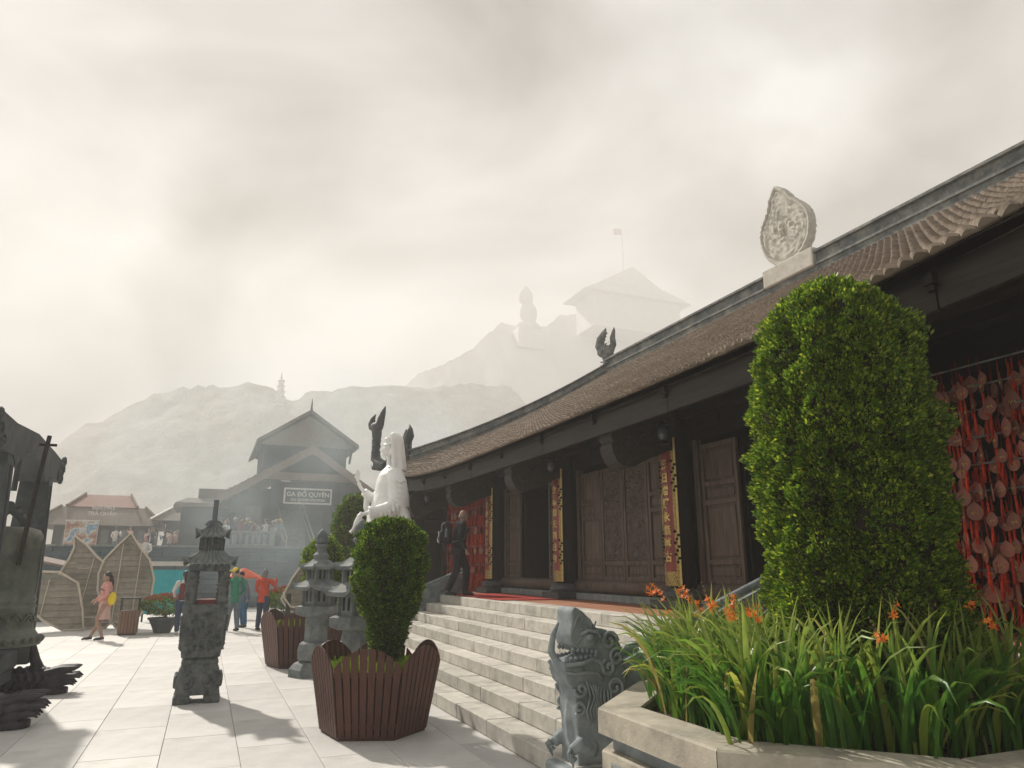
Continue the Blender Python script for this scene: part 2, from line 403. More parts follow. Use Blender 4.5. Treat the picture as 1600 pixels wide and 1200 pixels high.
for r in range(rows):
    for c in range(cols+1):
        a = (r+.2)/rows; yh = HALF + (7.35-HALF)*a**.85
        y = YC-HALF + (c + (.5 if r % 2 else 0))*(2*HALF/cols)
        t = (y-YC)/yh
        if abs(t) > .995: continue
        p, da, dt, n = roof_frame(a, t)
        if dt.y < 0: dt = -dt
        xax = dt; yax = da; zax = n
        j = rt.uniform(-1, 1)
        R3 = Matrix((xax, yax, zax)).transposed()
        R3 = R3 @ Matrix.Rotation(j*.04, 3, 'Z') @ Matrix.Rotation(rt.uniform(-.07, .07), 3, 'X') @ Matrix.Rotation(rt.uniform(-.09, .09), 3, 'Y')
        cells.append((p + yax*.02, R3, y, r))
near = sorted(cells, key=lambda q: (q[0]-Vector((0, 0, 1.7))).length if q[2] > 2.9 else 99)[:290]
ids = set(id(q) for q in near)
big = MB()
for q in cells:
    p, R3, y, r = q; pl = p - Vector((8.0, 10.65, 0))
    if id(q) in ids:
        o = link('tile', tile_me, rf); mw = R3.to_4x4(); mw.translation = pl; o.matrix_local = mw
    else:
        big.add([pl + R3 @ Vector(v) for v in tile.v], tile.f)
o = big.build('tiles', M['roof_tile'], rf); tag(o, kind='stuff')
# ridge
def ridge_seg(mb, pts, w0, h0, w1, h1):
    for (wd, za, zb) in ((w0, -.12, h0), (w0*1.35, h0+.002, h0+.05), (w0*.8, h0+.052, h1), (w0*1.5, h1+.002, h1+w1)):
        ring = []
        for i, p in enumerate(pts):
            t = (pts[min(i+1, len(pts)-1)]-pts[max(0, i-1)]); t.z = 0; t.normalize(); s_ = Vector((t.y, -t.x, 0))
            ring.append([p - s_*wd/2 + Vector((0,0,za)), p + s_*wd/2 + Vector((0,0,za)), p + s_*wd/2 + Vector((0,0,zb)), p - s_*wd/2 + Vector((0,0,zb))])
        vs = [q for r_ in ring for q in r_]; f = [(0,1,2,3), tuple(4*(len(pts)-1)+k for k in (3,2,1,0))]
        for i in range(len(pts)-1):
            for k in range(4): f.append((4*i+k, 4*i+4+k, 4*i+4+(k+1)%4, 4*i+(k+1)%4))
        mb.add(vs, f)
rg = MB(); ridge_seg(rg, [Vector((RX, YC + 7.3*(i/20-.5)*2, RZ)) for i in range(21)], .22, .10, .05, .36)
rg.v = [(x-8, y-10.65, z) for x, y, z in rg.v]; rg.build('ridge', M['ridge_stone'], rf, fix=True)
for sgn in (1, -1):
    hp = MB(); pts = [roof_pt(a, sgn*.995)+Vector((0,0,.02)) for a in [1-.035*i for i in range(29)]]
    ridge_seg(hp, pts, .2, .08, .04, .27)
    hp.v = [(x-8, y-10.65, z) for x, y, z in hp.v]; hp.build('hip_ridge', M['ridge_stone'], rf, fix=True)
# medallion on the ridge centre: leaf shaped slab with carved relief
def leaf_outline(n=60):
    P = []
    for i in range(n):
        th = 2*pi*i/n
        r = 1 + .0*cos(th)
        x = .80*sin(th)*(1+.05*cos(th)); z = -cos(th)
        if z > .1: x *= (1-((z-.1)/.9)**2.0*.55) ; z += .34*max(0, (z-.55)/.45)**2
        P.append((x, z))
    return P
def swirl(u, v, s=1.0):
    q = noise.noise(Vector((u*2.1*s, v*2.1*s, 3.1)))*2.2; q2 = noise.noise(Vector((u*2.3*s+9, v*2.3*s, 7)))*2.2
    a = sin(9*s*(u+q*.35)+3*q2)*cos(8*s*(v+q2*.35)+2*q)
    b = noise.noise(Vector((u*7*s, v*7*s, 1.3)))
    k = abs(sin(5.5*(q+q2)+6*(u*s)))
    return max(-.7, min(.9, .55*a + .5*b + .55*(1-k)**2))
md = MB(); LO = leaf_outline(); RAD = .62
def rad_at(th):
    best = None; bx = None
    for (x, z) in LO:
        d = abs((math.atan2(x, -z)-th+pi) % (2*pi)-pi)
        if best is None or d < best: best = d; bx = sqrt(x*x+z*z)
    return bx
rads = [rad_at(2*pi*i/72) for i in range(72)]
def mdp(i, j, side):
    th = 2*pi*(i % 72)/72; rr_ = rads[i % 72]; f = j/30.
    y_ = sin(th)*rr_*f; z_ = -cos(th)*rr_*f
    d = .085
    if f < .84: d = .055 + .045*max(0, swirl(y_*1.25, z_*1.25, 1.25))
    elif f < .88: d = .04
    elif f > .985: d = .03
    else: d = .085 + .012*sin(th*40)
    return Vector((-side*d*1.15, (y_*1.46+.09*max(0, z_+.9)**1.6)*RAD, z_*RAD*1.34))
for side in (1, -1):
    md.grid(72, 31, lambda i, j: mdp(i, j, side), closed=True)
md.grid(72, 2, lambda i, j: mdp(i, 30, 1 if j else -1), closed=True)
mo = md.build('ridge_medallion', M['medallion'], rf, smooth=True, fix=True); mo.location = H(RX, 10.42, RZ+.36+.90)
mb_ = MB(); mb_.cbox(RX-.19, RX+.19, 9.7, 11.1, RZ+.1, RZ+.50, .02); hb(mb_, 'medallion_base', M['medallion'], rf)
# ridge dragons: one voxel-fused shape
def dragon_head(flip=1, s=1.0):
    d = MB()
    d.tube([(0, 0, -.1), (0, 0, .25), (0, .04, .5), (0, .02, .68)], [.17, .15, .145, .17], 12)
    d.ell((0, -.02, .82), (.17, .30, .20), 14, 10)
    # open jaws pointing up
    d.tube([(0, -.12, .82), (0, -.23, 1.02), (0, -.18, 1.25), (0, -.04, 1.45), (0, .03, 1.58)], [.15, .15, .13, .075, .012], 12)
    d.tube([(0, .16, .84), (0, .26, 1.0), (0, .24, 1.22), (0, .29, 1.42), (0, .31, 1.55)], [.12, .10, .085, .055, .01], 12)
    for k in range(5): d.tube([(0, -.15-.0*k, .05+.11*k), (0, -.26, .09+.11*k)], [.04, .005], 6)
    for k in range(3): d.ell((.13, -.1+.12*k, .72), (.05, .07, .06), 8, 6); d.ell((-.13, -.1+.12*k, .72), (.05, .07, .06), 8, 6)
    d.tube([(.12, .0, .9), (.2, .1, .98), (.17, .22, 1.06)], [.04, .03, .01], 6); d.tube([(-.12, .0, .9), (-.2, .1, .98), (-.17, .22, 1.06)], [.04, .03, .01], 6)
    for k in range(6): d.ell((.0, -.2+.045*k, .95+.09*k), (.16-.015*k, .03, .03), 8, 6)
    d.v = [(x*s, y*s*flip, z*s) for x, y, z in d.v]
    return d
dh = fused(dragon_head(-1), 'ridge_dragon', M['ridge_stone'], .022, 2, rf, H(RX, YC+7.45, RZ-.1)); dh.rotation_euler = (0, 0, .5)
o = link('ridge_dragon', dh.data, rf, H(RX, YC-7.45, RZ+.15)); o.rotation_euler = (0, 0, pi)
# curled dragon at the far corner of the eave
cdg = MB()
cdg.tube([(0, -.5, -.15), (0, 0, 0), (0, .35, .25), (0, .42, .65), (0, .36, 1.05), (0, .38, 1.45), (0, .42, 1.7)], [.2, .22, .2, .16, .15, .19, .2], 12)
for i in range(11):
    z = .2+.125*i; y0 = .42+.02*sin(i); cdg.tube([(0, y0, z), (0, y0+.26, z+.02), (0, y0+.36, z+.10)], [.10, .06, .01], 6, flat=.6)
cdg.ell((0, .42, 1.78), (.2, .40, .26), 14, 10)
cdg.tube([(0, .70, 1.75), (0, .82, 2.0), (0, .74, 2.25), (0, .52, 2.45)], [.17, .15, .09, .01], 10); cdg.tube([(0, .18, 1.85), (0, .08, 2.15), (0, -.08, 2.45), (0, -.22, 2.72)], [.16, .14, .09, .01], 10)
for k in range(5): cdg.tube([(0, .10-.05*k, 1.95+.14*k), (0, .22-.05*k, 2.03+.14*k)], [.07, .01], 6); cdg.tube([(0, .8-.02*k, 1.85+.1*k), (0, .93-.03*k, 1.93+.1*k)], [.07, .01], 6)
for k in range(6): cdg.tube([(0, .3-.1*k, .1-.02*k), (0, .5-.1*k, -.2-.02*k), (0, .8-.12*k, .05-.04*k)], [.12, .10, .012], 8, flat=.6)
for k in range(4): cdg.ell((0, .38, .6+.26*k), (.20, .19, .04), 10, 6)
cdg.v = [(x*.85, y*.72, z*.66) for x, y, z in cdg.v]
corner = roof_pt(0, 1)
co = fused(cdg, 'eave_dragon', M['dark_stone'], .02, 1, rf, H(corner.x-.05, corner.y-.1, corner.z+.15)); co.rotation_euler = (0, 0, .35)
pb = MB(); pb.tube([(0, 0, -.1), (0, 0, .35), (0, -.05, .75)], [.22, .19, .18], 10)
for k in range(6): pb.tube([(0, .05, .05+.16*k), (0, .32, .12+.16*k), (0, .38, .22+.16*k)], [.13, .09, .01], 8, flat=.7); pb.tube([(0, -.05, .0+.15*k), (0, -.27, .06+.15*k)], [.13, .03], 8, flat=.7)
pb.tube([(0, -.1, .7), (0, -.38, .85), (0, -.44, 1.1), (0, -.30, 1.36)], [.17, .17, .10, .01], 10); pb.tube([(0, .05, .72), (0, .18, .95), (0, .12, 1.25)], [.14, .12, .01], 10)
pb.v = [(x*.85, y*.85, z*.75) for x, y, z in pb.v]
ph = roof_pt(.10, .995)
o = fused(pb, 'ridge_beast', M['dark_stone'], .02, 1, rf, H(ph.x, ph.y, ph.z+.12))
# fascia board with brackets
fx = 5.06
for k in range(6):
    ya = -.1+k*3.62; yb = ya+3.6
    fb = MB()
    def zz(y): return .5*abs((y-YC)/10.9)**5 + .08*abs((y-YC)/10.9)**2
    n = 8; vs = []
    for i in range(n+1):
        y = ya+(yb-ya)*i/n; z0 = 3.57+zz(y); z1 = 3.90+zz(y)
        vs += [(fx, y, z0), (fx+.05, y, z0), (fx+.05, y, z1), (fx, y, z1)]
    f = [(0,1,2,3), tuple(4*n+q for q in (3,2,1,0))]
    for i in range(n):
        for q in range(4): f.append((4*i+q, 4*i+4+q, 4*i+4+(q+1) % 4, 4*i+(q+1) % 4))
    fb.add(vs, f); hb(fb, 'fascia_board', M['beam_wood'], fix=True)
for k in range(12):
    y = -.1+k*1.81+.9*.0
    bk = MB(); z = 3.86+.5*abs((y-YC)/10.9)**5
    bk.box(fx-.07, fx-.002, y-.045, y+.045, z-.06, z+.03); bk.box(fx-.05, fx-.003, y-.03, y+.03, z-.11, z-.062); hb(bk, 'eave_bracket', M['dark_wood'])
# purlins
for x, z in ((5.55, 3.86), (6.35, 4.3), (7.1, 4.7)):
    pu = MB(); pu.tube([(x, -1, z), (x, 22, z)], .11, 10); hb(pu, 'purlin', M['dark_wood'])
# columns, pedestals, cantilever beams
cme = None
for i, y in enumerate(CY):
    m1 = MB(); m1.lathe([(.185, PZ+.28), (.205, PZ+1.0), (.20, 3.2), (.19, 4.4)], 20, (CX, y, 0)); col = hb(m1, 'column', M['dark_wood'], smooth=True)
    m2 = MB(); m2.cbox(CX-.36, CX+.36, y-.36, y+.36, PZ+.001, PZ+.12, .015); m2.lathe([(.30, PZ+.121), (.32, PZ+.18), (.30, PZ+.24), (.23, PZ+.279)], 20, (CX, y, 0))
    hb(m2, 'pedestal', M['dark_stone'], fix=True)
    bm_ = MB(); P = [(CX+.3, 3.95), (CX+.3, 3.45), (6.1, 3.38), (5.75, 3.24), (5.5, 3.12), (5.33, 3.11), (5.22, 3.18), (5.15, 3.32), (5.14, 3.42), (5.17, 3.45), (5.13, 3.52), (5.16, 3.68), (5.35, 3.82), (5.6, 3.86), (6.1, 3.95)]
    bm_.prism(P, lambda u, v, w_: Vector((u, y-.17+w_, v)), .34); b_ = hb(bm_, 'cantilever_beam', M['beam_wood'], fix=True)
    # carved scroll on its end
    for sd in (-1, 1):
        for k in range(3):
            sc_ = MB()
            cxx, czz, rr0 = ((5.42, 3.42, .16), (5.68, 3.50, .13), (5.95, 3.58, .11))[k]
            pts = [(cxx+rr0*(1-q/22)*cos(q*.5), y+sd*.172, czz+rr0*(1-q/22)*sin(q*.5)) for q in range(20)]
            sc_.tube(pts, .016, 5)
            hb(sc_, 'carving', M['beam_wood'], b_)
# threshold logs, lintels, dark transom, frame posts and door leaves
def leaf_door(y0, y1, kind, zb=1.50, zt=3.46, x=WX):
    d = MB(); t = .05; fr = .065
    z = [zb, zb+.30, zb+1.12 if kind == 'plain' else zb+.30, zb+1.12, zb+1.36, zt]
    d.cbox(x, x+t, y0, y0+fr, zb, zt, .004); d.cbox(x, x+t, y1-fr, y1, zb, zt, .004)
    rails = [zb, zb+.26, zb+1.08, zb+1.34, zt-.07] if kind == 'plain' else [zb, zb+.26, zt-.07]
    for r_ in rails: d.cbox(x+.001, x+t-.001, y0+fr-.002, y1-fr+.002, r_, r_+.07, .004)
    o = hb(d, 'door', M['old_wood'])
    edges = rails+[]
    for a, b in zip(rails[:-1], rails[1:]):
        pa, pb_ = a+.07, b
        if pb_-pa < .03: continue
        if kind == 'carved' and pb_-pa > .6:
            pn = MB(); W = y1-y0-2*fr; Hh = pb_-pa; nx, nz = 46, 170
            def fn(i, j):
                u = i/(nx-1); v = j/(nz-1); ed = min(u, 1-u, v*Hh/W, (1-v)*Hh/W)
                dz = 0 if ed < .03 else .028*swirl(u*.9+y0, v*Hh/W*.9, 1.6) if ed > .05 else .012
                return Vector((x+.022-dz, y1-fr-u*W, pa+v*Hh))
            pn.grid(nx, nz, fn); hb(pn, 'carved_panel', M['carved_wood'], o, smooth=True)
        else:
            pn = MB(); ya, yb = y0+fr, y1-fr
            pn.cbox(x+.032, x+.045, ya, yb, pa, pb_, .002); pn.cbox(x+.014, x+.0315, ya+.035, yb-.035, pa+.035, pb_-.035, .010); hb(pn, 'panel', M['old_wood'], o)
    return o
for i in range(5):
    a, b = CY[i]+.2, CY[i+1]-.2
    if 1 <= i <= 3:
        lg = MB(); lg.tube([(WX-.02, a, PZ+.24), (WX-.02, b, PZ+.24)], .115, 14); hb(lg, 'threshold', M['old_wood'], smooth=True)
        bs = MB(); bs.cbox(WX-.16, WX+.14, a, b, PZ+.002, PZ+.12, .01); hb(bs, 'threshold_stone', M['blue_stone'])
        for yy in (a, b-.11, ):
            fp = MB(); fp.cbox(WX-.03, WX+.08, yy, yy+.11, PZ+.35, 3.55, .008); hb(fp, 'door_post', M['old_wood'])
        fp = MB(); fp.cbox(WX-.03, WX+.08, a, b, 3.552, 3.68, .01); hb(fp, 'lintel', M['dark_wood'])
        A, B = a+.13, b-.13
        if i == 2:
            ww = (B-A)/4
            for k, kind in enumerate(('plain', 'carved', 'carved', 'plain')): leaf_door(A+k*ww+.009, A+(k+1)*ww-.009, kind)
        else:
            leaf_door(A, A+.78, 'plain'); leaf_door(B-.78, B, 'plain')
            # inner leaves swung open into the dark room
            for yy, sg in ((A+.80, 1), (B-.80, -1)):
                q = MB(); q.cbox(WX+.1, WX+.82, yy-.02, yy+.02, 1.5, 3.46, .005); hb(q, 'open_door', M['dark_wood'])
        tr = MB(); tr.box(WX, WX+.05, a, b, 3.685, 4.35); hb(tr, 'transom', M['dark_wood'])
        for k in range(5):
            yy = a+(b-a)*(k+.5)/5; q = MB(); q.cbox(WX-.018, WX-.002, yy-.3, yy+.3, 3.74, 4.1, .006); hb(q, 'transom_panel', M['dark_wood'])
    hbm = MB(); hbm.cbox(CX-.09, CX+.09, a, b, 3.86, 4.1, .01); hb(hbm, 'tie_beam', M['dark_wood'])
# dark room behind
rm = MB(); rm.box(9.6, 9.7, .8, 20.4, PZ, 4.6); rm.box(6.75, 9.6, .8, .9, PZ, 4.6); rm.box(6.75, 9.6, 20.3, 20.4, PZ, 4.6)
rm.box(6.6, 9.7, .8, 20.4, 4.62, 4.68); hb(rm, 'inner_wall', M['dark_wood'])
for i in (1, 3):      # altar screen seen through the open doors
    q = MB(); ym = (CY[i]+CY[i+1])/2; q.cbox(8.4, 8.5, ym-1.5, ym+1.5, PZ, 2.3, .01); q.cbox(8.36, 8.39, ym-1.3, ym-.05, PZ+.3, 2.1, .01); q.cbox(8.36, 8.39, ym+.05, ym+1.3, PZ+.3, 2.1, .01); hb(q, 'screen', M['dark_wood'])
for i in (0, 4):
    a, b = CY[i]+.2, CY[i+1]-.2
    q = MB(); q.box(WX+.38, WX+.44, a-.2, b+.2, PZ, 4.4); hb(q, 'rear_wall', M['dark_wood'])
# far end wall of the porch
ew = MB(); ew.box(5.2, 6.98, 20.42, 20.5, PZ, 4.3); hb(ew, 'end_wall', M['dark_wood'])
for k in range(3):
    q = MB(); q.cbox(5.3+k*.5, 5.74+k*.5, 20.39, 20.417, PZ+.1, 3.1, .01); hb(q, 'end_panel', M['dark_wood'])
# ================================================================== things on the porch
SCR = [('常日增輝永無萬古', 2), ('佛德如天同日月', 3), ('慈雲廣布滿山川', 4)]
SLAB = {2: 'curved red and gold couplet board on the column right of the carved doors', 3: 'curved red and gold couplet board on the column left of the carved doors', 4: 'farthest red and gold couplet board, on the column beside the walking man'}
for txt, ci in SCR:
    y0 = CY[ci]; R0 = .222
    t = thing('couplet_board', (CX, y0, 0), SLAB[ci], 'couplet board', 'couplet boards on the temple columns')
    ZB, ZT = 1.47, 3.58
    def cyl(ang, z, r):      # ang from the -X direction, positive toward the camera
        return Vector((-r*cos(ang), -r*sin(ang), z))
    def band(a0, a1, z0, z1, r0, r1, n=8):
        m = MB(); vs = []
        for i in range(n+1):
            a = a0+(a1-a0)*i/n
            vs += [cyl(a, z0, r0), cyl(a, z0, r1), cyl(a, z1, r1), cyl(a, z1, r0)]
        f = [(0,1,2,3), tuple(4*n+q for q in (3,2,1,0))]
        for i in range(n):
            for q in range(4): f.append((4*i+q, 4*i+4+q, 4*i+4+(q+1) % 4, 4*i+(q+1) % 4))
        m.add(vs, f); return m
    AM = radians(47); AI = radians(33)
    band(-AI, AI, ZB+.2, ZT-.2, R0, R0+.012).build('red_panel', M['red_lacquer'], t, fix=True)
    for a0, a1 in ((-AM, -AI-.001), (AI+.001, AM)):
        band(a0, a1, ZB, ZT, R0, R0+.028).build('gold_border', M['gold'], t, fix=True)
        e0 = a1 if a1 > 0 else a0
        band(e0-.05, e0+.05, ZB, ZT, R0-.004, R0+.036, 3).build('gold_rim', M['gold_plain'], t, fix=True)
        for (za, zb) in ((ZB+.30, ZB+.78), (ZT-.80, ZT-.32)):
            am = (a0+a1)/2
            for k in range(9):
                z = za+(zb-za)*(k+.5)/9
                q = MB(); q.ell(cyl(am+.12*sin(k*2.1), z, R0+.03), (.024, .026, .022), 7, 5); q.build('black_carving', M['black_metal'], t, smooth=True)
    for z0, z1 in ((ZB, ZB+.198), (ZT-.198, ZT)):
        band(-AI, AI, z0, z1, R0, R0+.024).build('gold_end', M['gold'], t, fix=True)
    n = len(txt); chs = {}
    for k, ch in enumerate(txt):
        cu = bpy.data.curves.new('character', 'FONT'); cu.body = ch; cu.size = .155; cu.align_x = 'CENTER'; cu.extrude = .004; cu.offset = .003
        to = bpy.data.objects.new('tmp', cu); COL.objects.link(to); me = evalmesh(to, 'character'); bpy.data.objects.remove(to); bpy.data.curves.remove(cu)
        zc = ZT-.30-(ZT-ZB-.6)*(k+.5)/n+.02
        for v_ in me.vertices:
            a = v_.co.x/R0; v_.co = cyl(a, zc + v_.co.y-.07, R0+.018+v_.co.z)
        me.materials.clear(); me.materials.append(M['gold_plain']); link('character', me, t)
# lamps under the eave
lm = thing('porch_lamp', (5.95, 5.0, 0), 'small glass lantern under the eave, right of the tall bush', 'lamp', 'lamps hung under the eave')
q = MB(); q.tube([(0, 0, 3.98), (0, 0, 3.80)], .012, 6); q.build('hanger', M['black_metal'], lm)
q = MB(); q.lathe([(.03, 3.80), (.09, 3.76), (.10, 3.73), (.05, 3.72)], 14); q.build('lamp_cap', M['black_metal'], lm)
q = MB(); q.lathe([(.055, 3.718), (.085, 3.66), (.085, 3.56), (.055, 3.50)], 14); q.build('lamp_glass', M['glass'], lm, smooth=True)
q = MB(); q.lathe([(.05, 3.498), (.095, 3.48), (.095, 3.45), (.04, 3.43)], 14); q.build('lamp_base', M['black_metal'], lm)
dup(lm, loc=(5.95, 8.55, 0), label='small glass lantern above the right hand couplet board')
dup(lm, loc=(5.95, 12.3, 0), label='small glass lantern above the middle couplet board')
dup(lm, loc=(5.6, 19.6, 0), label='small glass lantern at the dark far end of the porch')

# racks hung with leaf shaped prayer tags
def tag_parts():
    out = []
    n = 22; P = []
    for i in range(n):
        th = 2*pi*i/n; x = .052*sin(th); z = -.058*cos(th)
        if z > 0: x *= 1-(z/.058)**2*.72; z *= 1.25
        P.append((x, z))
    m = MB(); m.prism(P, lambda u, v, w_: Vector((w_-.003, u, v-.085)), .006); out.append(m.mesh('plate', M['tag_wood']))
    m = MB(); m.tube([(0, 0, -.012), (.0, .002, .06), (0, 0, .13)], .0022, 4); out.append(m.mesh('cord', M['cord']))
    m = MB(); m.tube([(0, 0, -.145), (0, 0, -.165), (.002, .003, -.30)], [.004, .008, .014], 6); m.tube([(0, .004, -.16), (.004, .009, -.33)], [.004, .006], 4); out.append(m.mesh('tassel', M['tassel']))
    m = MB()
    for k in range(3): m.tube([(-.0045, -.025+.016*k, -.10+.01*sin(k*2)), (-.0045, -.017+.016*k, -.083), (-.0045, -.012+.016*k, -.098)], .0022, 4)
    out.append(m.mesh('gold_writing', M['gold_plain'])); return out
TP = tag_parts()
def place_tag(x, y, z, r, lab, grp, s=1.0):
    t = thing('prayer_tag', (x, y, z), lab, 'prayer tag', grp, rz=r.uniform(-.7, .7)+(-.25)); t.scale = (s, s, s)
    t.rotation_euler[0] = r.uniform(-.12, .12)
    link('cord', TP[1], t); link('plate', TP[0], t)
    if r.random() < .85: link('tassel', TP[2], t)
    if r.random() < .7: link('writing', TP[3], t)
rk = thing('tag_rack', (6.3, 3.2, PZ), 'dark rack with horizontal rods filling the bay right of the tall bush', 'rack')
rows_z = [3.50, 3.30, 3.08, 2.84, 2.60, 2.36, 2.12, 1.90, 1.68]
for z in rows_z:
    q = MB(); q.tube([(0, -1.9, z-PZ+.02), (0, 1.55, z-PZ+.02)], .009, 6); q.build('rod', M['grey_stone'], rk)
for yy in (-1.3, 0, 1.4):
    q = MB(); q.tube([(.03, yy, .0), (.03, yy, 2.45)], .02, 6); q.build('post', M['black_metal'], rk)
rg_ = random.Random(21)
for ri, z in enumerate(rows_z):
    y = 1.9+rg_.uniform(0, .1)
    while y < 4.85:
        if 2.9 < y < 4.75 and len(TP) :
            place_tag(6.3+rg_.uniform(-.06, .05), y, z-.05-rg_.uniform(0, .12), rg_, 'leaf shaped red prayer tag with tassel hanging on the rack right of the tall bush', 'prayer tags on the near rack', rg_.uniform(.95, 1.4))
        y += rg_.uniform(.045, .095)
# dense hanging tassels and strings behind, too many to count
m = MB()
for z in rows_z:
    for k in range(85):
        y = rg_.uniform(1.4, 4.9); x = 6.34+rg_.uniform(-.06, .08); l = rg_.uniform(.12, .30); z0 = z-rg_.uniform(0, .1)
        m.tube([(x, y, z0), (x, y+rg_.uniform(-.01, .01), z0-l*.5), (x, y+rg_.uniform(-.02, .02), z0-l)], [.003, rg_.choice((.004, .009)), rg_.choice((.004, .012))], 4, cap=False)
tag(m.build('red_strings', M['tassel']), 'mass of red cords and tassels hanging behind the prayer tags', 'tassels', kind='stuff')
# far rack
rk2 = thing('tag_rack', (6.2, 17.9, PZ), 'far rack of red tags behind the walking man', 'rack')
for z in rows_z[::2]:
    q = MB(); q.tube([(0, -1.55, z-PZ+.12), (0, 1.55, z-PZ+.12)], .009, 6); q.build('rod', M['grey_stone'], rk2)
for yy in (-1.5, 1.5):
    q = MB(); q.tube([(.03, yy, .0), (.03, yy, 2.75)], .02, 6); q.build('post', M['black_metal'], rk2)
m = MB()
for z in [3.85]+rows_z+[1.45]:
    for k in range(120):
        y = rg_.uniform(16.5, 19.5); x = 6.24+rg_.uniform(-.06, .08); l = rg_.uniform(.15, .34); z0 = z-rg_.uniform(0, .1)
        m.tube([(x, y, z0), (x, y+rg_.uniform(-.02, .02), z0-l)], [.006, rg_.choice((.008, .022))], 4, cap=False)
tag(m.build('red_strings', M['tassel']), 'far curtain of red cords and tassels behind the walking man', 'tassels', kind='stuff')
for z in rows_z[1::2]:
    for k in range(9):
        place_tag(6.12, 16.6+k*.33+rg_.uniform(-.1, .1), z-.1, rg_, 'small red prayer tag on the far rack beyond the walking man', 'prayer tags on the far rack', 1.6)

